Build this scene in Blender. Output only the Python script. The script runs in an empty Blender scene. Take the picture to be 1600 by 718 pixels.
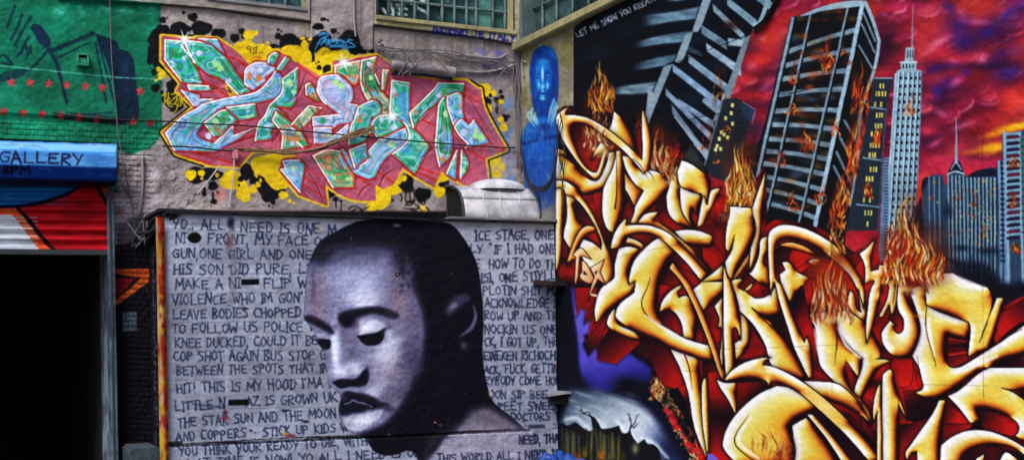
import bpy, bmesh, math, random
from mathutils import Vector, Matrix
# ============================================================ CAMERA, WORLD, SUN, EXPOSURE
scene = bpy.context.scene
YAW, ROLL, FPX, HOR = math.radians(24.2), math.radians(1.0), 2000.0, 515.0
EYE = Vector((0,0,1.6))
_f = Vector((math.sin(YAW), math.cos(YAW), 0)); _r = Vector((math.cos(YAW), -math.sin(YAW), 0)); _u = Vector((0,0,1))
RT = _r*math.cos(ROLL)-_u*math.sin(ROLL); UP = _u*math.cos(ROLL)+_r*math.sin(ROLL)
cam_d = bpy.data.cameras.new('camera'); cam = bpy.data.objects.new('camera', cam_d); scene.collection.objects.link(cam)
cam.matrix_world = Matrix(((RT.x,UP.x,-_f.x,EYE.x),(RT.y,UP.y,-_f.y,EYE.y),(RT.z,UP.z,-_f.z,EYE.z),(0,0,0,1)))
cam_d.sensor_width = 36; cam_d.lens = FPX/1600*36; cam_d.shift_y = (HOR-359)/1600; cam_d.clip_end = 800; cam_d.clip_start = .05
scene.camera = cam
world = bpy.data.worlds.new('World'); scene.world = world; world.use_nodes = True
nt = world.node_tree; bg = nt.nodes['Background']; sky = nt.nodes.new('ShaderNodeTexSky'); sky.sky_type = 'NISHITA'; sky.sun_disc = False
SUN_EL, SUN_AZ = math.radians(50), math.radians(226)     # light comes over the viewer's shoulder
sky.sun_elevation = SUN_EL; sky.sun_rotation = SUN_AZ; sky.air_density = 1.0; sky.dust_density = 2.0
nt.links.new(sky.outputs[0], bg.inputs[0]); bg.inputs[1].default_value = .10
sd = bpy.data.lights.new('sun', 'SUN'); sd.energy = 1.5; sd.angle = math.radians(25); sd.color = (1,.965,.92)
sun = bpy.data.objects.new('sun', sd); scene.collection.objects.link(sun)
_d = Vector((math.sin(SUN_AZ)*math.cos(SUN_EL), math.cos(SUN_AZ)*math.cos(SUN_EL), math.sin(SUN_EL)))
sun.rotation_euler = (-_d).to_track_quat('-Z','Y').to_euler(); sun.location = (0,-4,9)
scene.view_settings.view_transform = 'Standard'; scene.view_settings.look = 'None'; scene.view_settings.exposure = 1.16; scene.view_settings.gamma = 1
scene.cycles.max_bounces = 5; scene.cycles.use_denoising = True
# ============================================================ PAINT ENGINE
# The walls carry spray-paint art. Every painted shape below is a vector outline, rasterised once
# into an array and then stored as the paint colour of the wall meshes.
import numpy as np
PADX, PADY = 120, 120
CW, CH = 1600 + 2*PADX, 718 + 2*PADY
TILES = dict(A=(0,0,1))
for i,(tx) in enumerate((860,1100,1350)):
    TILES['R%d'%(4*i+1)] = (tx,160,4.488); TILES['R%d'%(4*i+2)] = (tx,300,4.488)
    TILES['R%d'%(4*i+3)] = (tx,440,4.488); TILES['R%d'%(4*i+4)] = (tx,560,4.544)
TILES.update(T1=(800,0,4.488), T2=(1000,0,4.488), T3=(1180,0,4.488), T4=(1350,0,4.488),
    Z8=(1200,360,2.005), Z6=(1200,0,1.995), Z5=(800,0,1.995), Z7=(800,360,2.005),
    G1=(230,20,4.488), G2=(230,170,4.488), G3=(420,20,4.488), G4=(420,170,4.488), G5=(600,0,4.488),
    G6=(600,140,4.488), G7=(600,250,5.714), L0=(0,0,4.488), U1=(0,200,3.2625), U2=(140,220,3.59),
    F=(400,340,1.9), Q1=(240,320,3.59), Q2=(240,518,3.59), Q3=(460,340,3.59), Q4=(460,518,3.59),
    Q5=(680,340,3.59), Q6=(680,518,3.59), B5=(800,60,2.476))
def hexc(h):
    if not isinstance(h, str): return np.array(h, np.float32)
    h = h.lstrip('#'); return np.array([int(h[i:i+2],16)/255 for i in (0,2,4)], np.float32)
def raw(s):
    t = TILES['A']; out = []
    for k in s.split():
        if k[0] == '@': t = TILES[k[1:]]; continue
        if k == 'c': out[-1] = out[-1][:2]+(True,); continue
        c = k.endswith('c'); x, y = k.rstrip('c').split(',')
        out.append((t[0]+float(x)/t[2], t[1]+float(y)/t[2], c))
    return out
def P(s, closed=True, sub=5):
    """smooth path through the points; a trailing c makes a corner"""
    r = raw(s) if isinstance(s, str) else s
    n = len(r); pts = []
    xy = [np.array(q[:2]) for q in r]; cn = [q[2] for q in r]
    m = n if closed else n-1
    for i in range(m):
        p1, p2 = xy[i], xy[(i+1)%n]
        p0 = p1 if cn[i] or (not closed and i == 0) else xy[i-1]
        p3 = p2 if cn[(i+1)%n] or (not closed and i == n-2) else xy[(i+2)%n]
        if cn[i] and cn[(i+1)%n]: pts.append(p1); continue
        for k in range(sub):
            t = k/sub
            pts.append(.5*((2*p1)+(p2-p0)*t+(2*p0-5*p1+4*p2-p3)*t*t+(3*p1-p0-3*p2+p3)*t**3))
    if not closed: pts.append(xy[-1])
    return np.array(pts, np.float32)
def RS(seed): return np.random.RandomState(abs(int(seed)) % 4000000)
def vnoise(h, w, cx, cy, seed):
    g = RS(abs(int(seed))).rand(int(h/cy)+3, int(w/cx)+3).astype(np.float32)
    y = np.arange(h)/cy; x = np.arange(w)/cx
    yi = y.astype(int); xi = x.astype(int); fy = (y-yi)[:,None]; fx = (x-xi)[None]
    fy = fy*fy*(3-2*fy); fx = fx*fx*(3-2*fx)
    a = g[yi][:,xi]; b = g[yi][:,xi+1]; c = g[yi+1][:,xi]; d = g[yi+1][:,xi+1]
    return ((a*(1-fx)+b*fx)*(1-fy)+(c*(1-fx)+d*fx)*fy).astype(np.float32)
def fbm(h, w, cx, cy, seed, o=4):
    s = np.zeros((h,w), np.float32); a = .5; t = 0
    for k in range(o):
        s += a*vnoise(h, w, max(cx,1.01), max(cy,1.01), seed+k*17); t += a; a *= .55; cx /= 2; cy /= 2
    return s/t
def ss(a, b, x):
    t = np.clip((x-a)/(b-a), 0, 1); return t*t*(3-2*t)
def ramp(t, stops):
    xs = [s[0] for s in stops]; cs = np.array([hexc(s[1]) for s in stops])
    return np.stack([np.interp(t, xs, cs[:,k]) for k in range(3)], -1).astype(np.float32)
class Canvas:
    def __init__(s, col, idn=0):
        s.c = np.zeros((CH,CW,3), np.float32) + hexc(col); s.id = np.full((CH,CW), idn, np.uint8); s.cur = None; s.mask = None
    def win(s, pts, pad):
        x0,y0 = np.floor(pts.min(0)-pad).astype(int); x1,y1 = np.ceil(pts.max(0)+pad).astype(int)+1
        x0 = max(x0,-PADX); y0 = max(y0,-PADY); x1 = min(x1,CW-PADX); y1 = min(y1,CH-PADY)
        if x1 <= x0 or y1 <= y0: return None
        X,Y = np.meshgrid(np.arange(x0,x1,dtype=np.float32), np.arange(y0,y1,dtype=np.float32))
        return (slice(y0+PADY,y1+PADY), slice(x0+PADX,x1+PADX)), X, Y
    def put(s, sl, col, a, idn=None):
        idn = s.cur if idn is None else idn
        if s.mask is not None: a = a*s.mask[sl]
        a3 = np.clip(a,0,1)[...,None]
        s.c[sl] = s.c[sl]*(1-a3) + col*a3
        if idn is not None: s.id[sl][a > .5] = idn
def segd(X, Y, pts, closed=True, want_t=False):
    """unsigned distance and inside test"""
    D = np.full(X.shape, 1e9, np.float32); ins = np.zeros(X.shape, bool); T = np.zeros(X.shape, np.float32)
    n = len(pts); m = n if closed else n-1
    L = np.linalg.norm(np.diff(pts, axis=0), axis=1); cum = np.concatenate([[0], np.cumsum(L)]); tot = max(cum[-1],1e-6)
    for i in range(m):
        ax,ay = pts[i]; bx,by = pts[(i+1)%n]; dx,dy = bx-ax, by-ay; l2 = dx*dx+dy*dy
        if l2 < 1e-9: continue
        t = np.clip(((X-ax)*dx+(Y-ay)*dy)/l2, 0, 1)
        d = (X-ax-t*dx)**2+(Y-ay-t*dy)**2
        if want_t:
            k = d < D; T[k] = (cum[i]+t[k]*L[i])/tot if i < len(L) else 1
        D = np.minimum(D, d)
        if closed:
            k = (ay > Y) != (by > Y)
            if k.any():
                xi = ax + (Y-ay)/(by-ay if by != ay else 1e-9)*dx
                ins ^= k & (X < xi)
    D = np.sqrt(D)
    return (D, ins, T) if want_t else (D, ins)
def fill(C, s, col, soft=.55, alpha=1., grad=None, idn=None, grow=0, mod=None):
    """grad = (x0,y0,x1,y1, stops): linear gradient in photo units"""
    pts = P(s) if isinstance(s, str) else s
    w = C.win(pts, soft*2+2+max(grow,0))
    if w is None: return
    sl,X,Y = w; D,ins = segd(X,Y,pts); sd = np.where(ins,-D,D)-grow
    a = (1-ss(-soft,soft,sd))*alpha
    if mod is not None: a = a*mod(X,Y)
    if grad is not None:
        x0,y0,x1,y1,st = grad
        t = ((X-x0)*(x1-x0)+(Y-y0)*(y1-y0))/((x1-x0)**2+(y1-y0)**2)
        c = ramp(t, st)
    else: c = hexc(col)
    C.put(sl, c, a, idn)
def stroke(C, s, w, col, soft=.5, alpha=1., closed=False, idn=None, rough=0, seed=1):
    pts = P(s, closed) if isinstance(s, str) else s
    w = w if isinstance(w, (tuple,list)) else (w,w)
    W = C.win(pts, max(w)+soft*2+2)
    if W is None: return
    sl,X,Y = W; D,_,T = segd(X,Y,pts,closed,True)
    ww = np.interp(T, np.linspace(0,1,len(w)), w)/2
    if rough: ww = ww*(1+rough*(vnoise(X.shape[0],X.shape[1],3,3,seed)-.5)*2)
    C.put(sl, hexc(col), (1-ss(-soft,soft,D-ww))*alpha*np.minimum(1,ww/.35), idn)
def blob(C, x, y, rx, ry, col, alpha=1., rot=0, p=2., idn=None, tile='A'):
    t = TILES[tile]; x = t[0]+x/t[2]; y = t[1]+y/t[2]; rx /= t[2]; ry /= t[2]
    r = max(rx,ry)*2.2
    W = C.win(np.array([[x-r,y-r],[x+r,y+r]]), 0)
    if W is None: return
    sl,X,Y = W; a = math.radians(rot); u = ((X-x)*math.cos(a)+(Y-y)*math.sin(a))/rx; v = (-(X-x)*math.sin(a)+(Y-y)*math.cos(a))/ry
    C.put(sl, hexc(col), np.exp(-(u*u+v*v)**(p/2)*1.2)*alpha, idn)
def disc(C, x, y, rx, ry, col, tile='A', rot=0, soft=.5, seed=None):
    t = TILES[tile]; x = t[0]+x/t[2]; y = t[1]+y/t[2]; rx /= t[2]; ry /= t[2]
    an = np.linspace(0, 2*math.pi, 25)[:-1]; r = 1.0
    if seed is not None: r = 1+.09*np.sin(an*3+seed)+.05*np.sin(an*5+seed*2)
    q = np.stack([rx*r*np.cos(an), ry*r*np.sin(an)], 1); c,s_ = math.cos(math.radians(rot)), math.sin(math.radians(rot))
    fill(C, (q@np.array([[c,s_],[-s_,c]])+[x,y]).astype(np.float32), col, soft)
GOLD = [(0,'#fdfafc'),(.15,'#f8f2ea'),(.3,'#efe4b8'),(.44,'#e6d47c'),(.56,'#e0b650'),(.68,'#d6923a'),(.8,'#b0601e'),(.91,'#561c0a'),(1,'#240604')]
CREAM= [(0,'#fffcfe'),(.22,'#f8efe2'),(.42,'#ecd89c'),(.6,'#dfa850'),(.78,'#b86c2c'),(.92,'#5c2010'),(1,'#2c0a08')]
RUST = [(0,'#f1dcc4'),(.3,'#e6b56e'),(.55,'#dd8f3c'),(.8,'#a85220'),(1,'#43130c')]
def bevel(C, s, st=GOLD, out=1.5, oc='#120406', light=(-.78,-.62), k=16., idn=None, halo=1, wn=1.):
    """airbrushed tube lettering: colour runs across the stroke from its lit rim to its dark rim"""
    pts = P(s) if isinstance(s, str) else s
    W = C.win(pts, 9)
    if W is None: return
    sl,X,Y = W
    x,y = pts[:,0], pts[:,1]; area = np.sum(x*np.roll(y,-1)-np.roll(x,-1)*y)
    sg = 1 if area > 0 else -1
    D,ins = segd(X,Y,pts); dl = np.full(X.shape,40.**2,np.float32); dd = np.full(X.shape,40.**2,np.float32)
    n = len(pts)
    for i in range(n):
        ax,ay = pts[i]; bx,by = pts[(i+1)%n]; ex,ey = bx-ax, by-ay; l = math.hypot(ex,ey)
        if l < 1e-4: continue
        nx,ny = sg*ey/l, -sg*ex/l; q = nx*light[0]+ny*light[1]
        if abs(q) < .12: continue
        t = np.clip(((X-ax)*ex+(Y-ay)*ey)/(l*l),0,1); d = (X-ax-t*ex)**2+(Y-ay-t*ey)**2
        d = (np.sqrt(d)+(1-abs(q))*2.2)**2
        if q > 0: dl = np.minimum(dl,d)
        else: dd = np.minimum(dd,d)
    dl = np.sqrt(dl); dd = np.sqrt(dd)
    t = dl/(dl+dd+1e-3)
    # wide letters keep a flat yellow middle
    a1 = np.clip(dl/k,0,1); a2 = np.clip(dd/k,0,1)
    t2 = .5 - .5*(1-a1)**1.3 + .5*(1-a2)**1.3
    t = np.clip(.5*t+.5*t2,0,1); t = np.clip(.5+(t-.5)*1.26,0,1)
    t = t + .03*(vnoise(X.shape[0],X.shape[1],9,9,int(abs(x[0]*7))%999)-.5)
    sd = np.where(ins,-D,D)
    if halo:
        C.put(sl, hexc('#1a0405'), np.exp(-np.clip(sd-1,0,9)/2.6)*.55*(sd>0))
    if out: C.put(sl, hexc(oc), 1-ss(-.55,.55,sd-out*.62), idn)
    C.put(sl, ramp(t, st), 1-ss(-.6,.6,sd+out*.42), idn)
def star(C, x, y, r, col, rot=0, seed=0):
    pts = []
    for k in range(10):
        a = math.radians(rot-90+36*k); q = r if k%2 == 0 else r*.42
        pts.append((x+q*math.cos(a), y+q*math.sin(a)))
    fill(C, np.array(pts,np.float32), col, .8, mod=lambda X,Y: .62+.5*vnoise(X.shape[0],X.shape[1],2.5,2.5,seed))
def flame(C, x0, x1, yb, yt, n, seed, lean=0, pal=('#e0c890','#cc9040','#b85c20','#e8dcc0','#8c3018','#c0a868'), w=2.6, dark=.5, env=None, idn=None):
    """licks of flame: long tapering S-shaped strands rising from yb to yt"""
    r = RS(seed); H = yt-yb; Wd = x1-x0
    if dark:
        for k in range(max(4,n//5)):
            u = r.rand(); y = yb+H*r.rand()*.8
            blob(C, x0+Wd*u+lean*(y-yb)/H, y, Wd*.2, abs(H)*.14, ('#7a2a14','#a04418','#3c1008','#5c1c10')[k%4], dark*.75)
    ph0 = r.rand()*6.3
    for k in range(int(n*1.15)):
        u = r.rand(); x = x0+Wd*u; hh = (1-abs(u-.5)*2*.45)*(.5+.5*r.rand()**.7)
        b = r.rand()*.7; l = min(1.0-b,.12+.30*r.rand())*hh; tw = .5+r.rand()
        q = []; ph = ph0+u*5+r.rand()*2.4
        for j in range(11):
            t = b*hh+l*j/10; yy = yb+H*t
            q.append((x+(x0+Wd*.5-x)*t*.18+lean*t+Wd*.05*math.sin(ph0+t*7)+2.3*tw*math.sin(ph+t*11+j*.12), yy))
        q = np.array(q, np.float32); ww = w*(.35+.8*r.rand()**1.5)*(1-.25*b)
        c = pal[r.randint(len(pal))]
        if k%2 == 0: stroke(C, q+[1.5,.4], (ww*.4,ww*1.1,ww*.8,.2), '#2c0a08', .9, .5)
        stroke(C, q, (ww*.2,ww,ww*.85,ww*.5,.2), c, .7, .5+.5*r.rand(), idn=idn)
# ---------- marker alphabet: strokes in a 0..1 box, y down
GL = dict(A='0,1 .45,0 .95,1;.2,.62 .8,.62', B='.12,0 .12,1 .7,.95 .85,.72 .12,.5 .75,.3 .6,.02 0,.02', C='.95,.12 .4,.05 .05,.5 .3,.95 .9,.9',
 D='.12,0 .12,1 .65,.9 .95,.45 .6,.05 0,.02', E='.9,.03 .1,.08 .1,.95 .95,.93;.1,.5 .75,.48', F='.95,.03 .1,.06 .1,1;.1,.5 .75,.47',
 G='.9,.1 .35,.05 .03,.5 .3,.97 .85,.9 .9,.55 .5,.55', H='.1,0 .1,1;.88,0 .85,1;.1,.52 .88,.48', I='.5,.05 .5,.95;.1,.03 .95,.03;.05,.97 .95,.95',
 J='.6,.05 .62,.8 .35,1 .05,.8;.2,.04 .95,.03', K='.12,0 .12,1;.85,0 .15,.52 .95,1', L='.12,0 .1,.95 .95,.93', M='.03,1 .15,0 .5,.65 .85,0 .97,1',
 N='.08,1 .1,0 .85,1 .9,0', O='.5,.02 .1,.3 .1,.75 .5,.98 .9,.7 .88,.25 .5,.02', P='.12,1 .12,.02 .75,.05 .9,.3 .12,.55',
 R='.12,1 .12,.02 .75,.05 .85,.28 .12,.52 .9,1', S='.9,.08 .3,.04 .12,.28 .85,.6 .75,.93 .05,.95', T='.5,.03 .48,1;0,.05 1,.02',
 U='.08,0 .1,.8 .45,1 .85,.8 .9,0', V='.03,0 .45,1 .95,0', W='.02,0 .22,1 .5,.35 .75,1 1,0', X='.05,0 .95,1;.95,0 .05,1',
 Y='.03,0 .48,.5;.95,0 .4,1', Z='.05,.03 .92,.03 .08,.95 .97,.95', Q='.5,.02 .1,.3 .1,.75 .5,.98 .9,.7 .88,.25 .5,.02;.6,.7 1,1.05')
GL.update({'0':GL['O'],'1':'.2,.15 .5,0 .5,1;.15,1 .85,1','5':'.9,.02 .2,.04 .15,.42 .8,.5 .75,.92 .1,.95','8':'.5,.48 .15,.22 .5,.02 .85,.22 .5,.48 .1,.75 .5,.98 .9,.75 .5,.48',
 '9':'.85,.4 .4,.5 .15,.25 .5,.02 .88,.2 .8,1',',':'.4,.9 .25,1.25','.':'.3,.95 .4,1',"'":'.4,-.05 .35,.2','!':'.4,0 .4,.7;.38,.95 .42,1','"':'.3,0 .3,.2;.6,0 .6,.2','?':'.1,.2 .5,0 .85,.25 .45,.55 .45,.7;.43,.95 .47,1','-':'.15,.5 .8,.5','~':'.5,.5 .52,.55'})
def text(C, s, p0, p1, h, col, w=1.5, seed=0, alpha=.9, jit=.06, fit=True, slant=0, rough=.25, idn=None):
    """hand lettering from baseline p0 to p1, cap height h (photo units)"""
    r = RS(seed); p0 = np.array(p0,float); p1 = np.array(p1,float); d = p1-p0; L = np.linalg.norm(d); d /= L; up = np.array([d[1],-d[0]])
    wid = [(.62 if c == ' ' else .36 if c in "I,.'!1" else 1.12 if c in 'MW' else .9) for c in s]; tot = sum(wid)
    k = 0
    for c,wd in zip(s,wid):
        cw = wd/tot*L
        if c in GL:
            hh = h*(1+jit*2*(r.rand()-.5)); bx = k+cw*.08; gw = cw*.86; jy = (r.rand()-.5)*h*jit*1.5; sl = slant+(r.rand()-.5)*.12
            for st in GL[c].split(';'):
                q = []
                for a in st.split():
                    u,v = map(float,a.split(',')); u += (r.rand()-.5)*jit; v += (r.rand()-.5)*jit
                    q.append(p0+d*(bx+u*gw+(1-v)*sl*hh)+up*((1-v)*hh+jy))
                stroke(C, np.array(q,np.float32), w*(.85+.3*r.rand()), col, .5, alpha*(.8+.2*r.rand()), rough=rough, seed=r.randint(999), idn=idn)
        k += cw
def mottle(C, amt, cx, cy, seed, o=4, mask=None):
    n = (fbm(CH,CW,cx,cy,seed,o)-.5)*2*amt
    if mask is not None: n = n*mask
    C.c *= (1+n[...,None])
# ============================================================ RIGHT WALL PAINTING
# ids: 0 bare plaster, 1 painted sky, 2 leaning block, 3 burning tower, 4 spire tower, 5 skyline, 6 lettering,
#      7 flames, 8 shadow block behind letters, 9 purple field and cliffs, 10 blue figure, 11 small lit towers
def paint_right():
    C = Canvas('#8a8476')
    r = RS(5)
    # ---- bare ochre wall with the blue hooded figure
    mottle(C,.16,26,40,3)
    n = fbm(CH,CW,14,30,8,4)
    C.c[:] = np.where((n>.56)[...,None], C.c*.6+hexc('#96924a')*.28, C.c)
    C.cur = 10
    fill(C, '@B5 70,322c 48,350 38,400 40,470 46,540 52,600 60,660 70,740 80,800 185,800c 185,290c', '#2566b4', 3, grad=(820,190,850,330,[(0,'#2470ac'),(.45,'#1c5498'),(.8,'#345890'),(1,'#566288')]))
    fill(C, '@B5 125,28c 90,45 68,110 72,190 80,250 100,300 130,330 160,300 178,230 180,150 175,80 155,40', '#174a88', 1.0)
    C.cur = None
    def bb(x,y,rx,ry,c,a,ro=0): blob(C,x,y,rx,ry,c,a,ro,3,tile='T1')
    for q in ((215,470,62,50,'#2c7ec4',.8),(222,430,40,26,'#4a9ad8',.6),(200,560,50,70,'#2a78be',.8),(255,560,40,70,'#2268ae',.7),(215,620,36,40,'#2f84c8',.7),
        (214,520,6,60,'#b4e6fa',.95),(216,610,14,20,'#a8e0f8',.8),(186,600,11,30,'#86ccf0',.85),(250,600,10,26,'#7cc4ec',.85),(182,548,16,7,'#0a2c68',.95),(246,520,16,7,'#0a2c68',.95),(184,553,6,3,'#c0ecfc',.9),(249,526,6,3,'#c0ecfc',.9),
        (180,525,20,4,'#0e3a7c',.8,-8),(246,498,18,4,'#0e3a7c',.8,-14),(218,655,26,5,'#0c3474',.9),(214,672,24,8,'#5cb0e4',.8),(215,690,20,14,'#9cd8f2',.8),(216,640,10,5,'#d0f2fc',.7),(150,500,14,110,'#0e4088',.7),(290,520,18,130,'#0c387c',.75),
        (240,345,50,26,'#1c62ac',.7,10),(285,380,22,40,'#2f7cc0',.6,-30),(170,390,26,40,'#0f468f',.7,20),(232,400,60,18,'#0f468c',.6)): bb(*q)
    for q in ((120,300,30,14,'#0f3c80',.8),(118,318,26,16,'#3090d8',.8),(122,345,28,20,'#082860',.95),(122,380,60,12,'#0e3a82',.7),(160,260,12,40,'#0f3c84',.6),(90,262,10,30,'#0e3e86',.6),(124,430,40,40,'#1c68b4',.5)):
        blob(C,*q,tile='B5')
    for s_ in ('68,285c 62,300 86,340','78,272c 76,300 96,334','88,290c 90,310 104,330','163,235c 150,280 140,325','176,262c 165,300 153,330','170,248c 160,290 150,318'):
        stroke(C,'@B5 '+s_,(3,5,2),'#9cc8e4',.9,.7)
    stroke(C,'@B5 30,412c 100,392 185,378c',5,'#0e2c68',1.5,.75)
    for k in range(70):
        x = 824+r.rand()*44; y = 92+r.rand()*150
        if C.id[int(y)+PADY,int(x)+PADX] == 10: stroke(C,np.array([(x,y),(x+(r.rand()-.5)*3,y+5+r.rand()*9)],np.float32),1.3,('#3c90d4','#0e3c80','#2468b0')[k%3],.8,.4)
    for k in range(260):
        x = 822+r.rand()*48; y = 195+r.rand()*150
        blob(C,x,y,1+r.rand()*2,3+r.rand()*5,('#3d86d0','#1d56a4','#6f88b8','#8a86a0')[r.randint(4)],.25)
    n = fbm(CH,CW,10,16,80,4)
    m = (n>.58)&(C.id==10)
    Yy = np.arange(CH)[:,None]-PADY
    m = m & (Yy > 296+30*n)
    C.c[m] = C.c[m]*.45+hexc('#8d8797')*.55
    # dirt towards the foot of the wall
    fill(C,'800,322c 840,330 872,316c 872,420c 800,420c','#8a8278',5,.8)
    # ---- mural ground: everything right of the plaster strip
    C.cur = 1
    mural = '898,44c 897,165c 872,172c 870,900c 1800,900c 1800,-200c 980,-200c 955,-5c'
    fill(C, mural, '#07070e', .8)
    # crimson cloudy sky
    h,w = CH,CW
    n1 = fbm(h,w,150,90,21,2); n2 = fbm(h,w,90,52,55,3); n3 = fbm(h,w,60,40,77,4)
    sh = fbm(h,w,64,40,90,4); lit = np.clip((np.roll(sh,4,0)-sh)*8+(np.roll(sh,4,1)-sh)*3,-1,1)
    X,Y = np.meshgrid(np.arange(CW)-PADX, np.arange(CH)-PADY)
    lo = ss(160,330,Y)
    base = ramp(np.clip(n1*1.25-.13,0,1), [(0,'#2a0f48'),(.25,'#3d1555'),(.42,'#8c1330'),(.6,'#c02a30'),(.8,'#d24a38'),(1,'#e0683c')])
    red = ramp(n2, [(0,'#5a0f30'),(.4,'#a41a30'),(.65,'#cc3440'),(1,'#e0502c')])
    sky = base*(.45-.25*lo)[...,None]+red*(.55+.25*lo)[...,None]
    sky = sky*.86
    msk = '1206,-200c 1216,0 1180,46 1150,70 1130,150 1110,260c 1110,500c 1800,520c 1800,-200c'
    pts = P(msk); sl,XX,YY = C.win(pts,3); D,ins = segd(XX,YY,pts); C.put(sl, np.clip(sky[sl],0,1), ins*1.)
    # airbrushed puffs, each with a dark belly and a pink rim
    for k in range(300):
        x = 1120+r.rand()*590; y = -90+r.rand()*420; q = r.rand()
        if x < 1215 and y > 240: continue
        v = n1[int(y)+PADY,int(x)+PADX]; up = y < 150
        a_ = 9+r.rand()*15; b_ = a_*(.4+.25*r.rand()); ro = -35+r.rand()*40
        c1 = ('#c03848','#a82444','#cc4848','#7c1840','#cc5c68','#641644')[r.randint(6)] if not (up and q < .3) else ('#40186a','#2c1468','#54184c')[r.randint(3)]
        blob(C,x+3,y+b_*.8,a_*1.1,b_,'#4c0a2c' if q > .5 else '#2c0a34',.5,ro); blob(C,x,y,a_,b_,c1,.75,ro)
        if q > .35:
            an = np.linspace(-.4,2.0,9)+r.rand()*.5; cr,sr = math.cos(math.radians(ro)),math.sin(math.radians(ro))
            pt = np.array([(x+a_*.8*math.cos(t)*cr-b_*.8*math.sin(t)*sr, y+a_*.8*math.cos(t)*sr+b_*.8*math.sin(t)*cr) for t in an],np.float32)
            stroke(C,pt,(.5,5,4,.5),('#e89aa4','#e07c8c','#d07890','#e86c5c')[r.randint(4)],3.0,.62)
    fill(C,'898,44c 897,165c 872,172c 872,600c 1110,600c 1110,260c 1130,150 1150,70 1180,46 1216,0 1206,-200c 980,-200c 955,-5c','#07070e',.8)
    # hand-placed cloud banks
    for x,y,rx,ry,c,a,ro in ((1535,16,60,22,'#c84a38',.9,0),(1538,8,40,16,'#b43a22',.8,0),(1538,36,26,6,'#e88a90',.9,5),(1505,22,8,16,'#d86a70',.7,-30),(1570,22,8,14,'#d86070',.7,40),
        (1495,45,34,20,'#2e1a70',.85,20),(1562,40,42,22,'#2a1460',.85,-30),(1600,10,26,26,'#35206e',.8,0),(1550,58,40,16,'#4c1048',.8,0),(1486,12,14,10,'#3a2490',.8,40),(1545,52,12,8,'#2c2894',.8,0),(1578,22,14,6,'#3a34a0',.7,-40),
        (1460,60,34,26,'#cc4640',.85,20),(1470,66,22,5,'#e88f90',.8,-25),(1455,80,24,5,'#dd7278',.8,-30),(1462,34,26,16,'#c04028',.7,0),
        (1510,90,44,14,'#c23c44',.85,0),(1538,92,10,8,'#e59a98',.8,-40),(1495,98,12,5,'#dc7880',.8,10),(1535,104,60,7,'#380c38',.9,0),(1480,104,30,9,'#3c1660',.8,0),(1570,108,30,16,'#2a1150',.8,0),
        (1582,115,20,10,'#3b38a0',.7,-20),(1590,80,20,12,'#6a4270',.7,0),(1512,114,10,7,'#32269a',.7,0),(1498,128,14,7,'#e08088',.8,-35),(1462,125,18,12,'#d04e4c',.8,0),(1470,142,14,14,'#3d1a68',.85,0),(1467,145,6,12,'#4a3098',.7,0),
        (1555,140,40,20,'#c03044',.7,0),(1580,150,22,10,'#dd4a30',.8,-20),(1475,178,16,7,'#d27c8c',.8,20),(1462,190,20,10,'#a02448',.7,0),(1510,196,26,6,'#da7c90',.85,-20),(1480,215,30,8,'#8c1c3c',.7,10),(1465,224,12,5,'#d87888',.8,-30),
        (1575,190,44,12,'#d84a30',.8,-10),(1590,200,30,5,'#f0b018',.95,-12),(1560,208,24,4,'#e08a20',.85,-14),(1555,230,24,9,'#e8a020',.95,-10),(1520,238,30,5,'#d8762a',.85,-8),(1545,224,40,4,'#7a1c28',.8,-8),(1570,240,44,5,'#5c1424',.85,-6),
        (1530,255,50,10,'#d23850',.8,0),(1470,262,44,14,'#d83c48',.8,0),(1450,288,30,12,'#e04a24',.9,0),(1445,318,20,24,'#d8481c',.85,0),(1580,262,24,8,'#7c1830',.7,0),
        (1366,10,20,18,'#d4482c',.8,0),(1390,50,22,8,'#a83050',.8,-25),(1405,30,30,7,'#c04a5c',.8,-15),(1388,70,24,34,'#160c2c',.92,10),(1372,96,12,12,'#140b28',.9,0),(1412,92,16,8,'#a41f3c',.7,-10),(1380,115,22,8,'#b03040',.8,-8),
        (1410,60,16,7,'#b43c5c',.7,-30),(1420,8,30,6,'#a02c58',.7,0),(1385,24,4,5,'#6a5a8c',.9,0),(1440,78,10,30,'#d8564c',.6,0),
        (1205,60,30,14,'#d8502c',.85,-25),(1195,95,20,9,'#e04c24',.9,0),(1178,104,10,7,'#e27680',.85,0),(1180,118,26,8,'#5a1228',.85,10),(1160,125,22,10,'#d83c24',.9,0),(1200,136,18,6,'#dc6c78',.8,-30),(1185,150,26,8,'#d83420',.9,0),
        (1210,108,14,12,'#8c2040',.7,0),(1225,70,14,40,'#6a3a50',.5,10),(1190,170,24,14,'#8c1a30',.8,0),(1200,190,20,12,'#b02c3c',.8,0),(1170,180,14,10,'#a02038',.8,0),(1235,30,30,20,'#b82a28',.8,0),(1225,60,20,10,'#c8442c',.7,-20)):
        blob(C,x,y,rx,ry,c,a*.72,ro)
    C.c[:] = np.where((C.id==1)[...,None], (lambda L_: (L_+(C.c-L_)*.86)*np.array([1.,.96,1.08])*(1.0+.34*(fbm(CH,CW,70,40,930,3)-.4))[...,None])((C.c@np.array([.3,.59,.11]))[...,None]), C.c)
    for x,y,rx,ry,c,a_,ro in ((1592,198,34,7,'#f0b828',.95,-12),(1560,210,26,5,'#e08820',.8,-14),(1556,231,24,9,'#eca824',.95,-10),(1596,222,20,14,'#e0502c',.8,0),(1590,165,26,14,'#e2583c',.7,-15),(1450,300,26,18,'#e85428',.8,0),(1440,330,14,20,'#e04c1c',.8,0),(1520,268,40,9,'#dc4050',.6,0),(1475,250,30,10,'#dc4860',.5,0)):
        blob(C,x,y,rx,ry,c,a_,ro)
    # ---- leaning block, dark, with pale floor bands
    C.cur = 2
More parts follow.
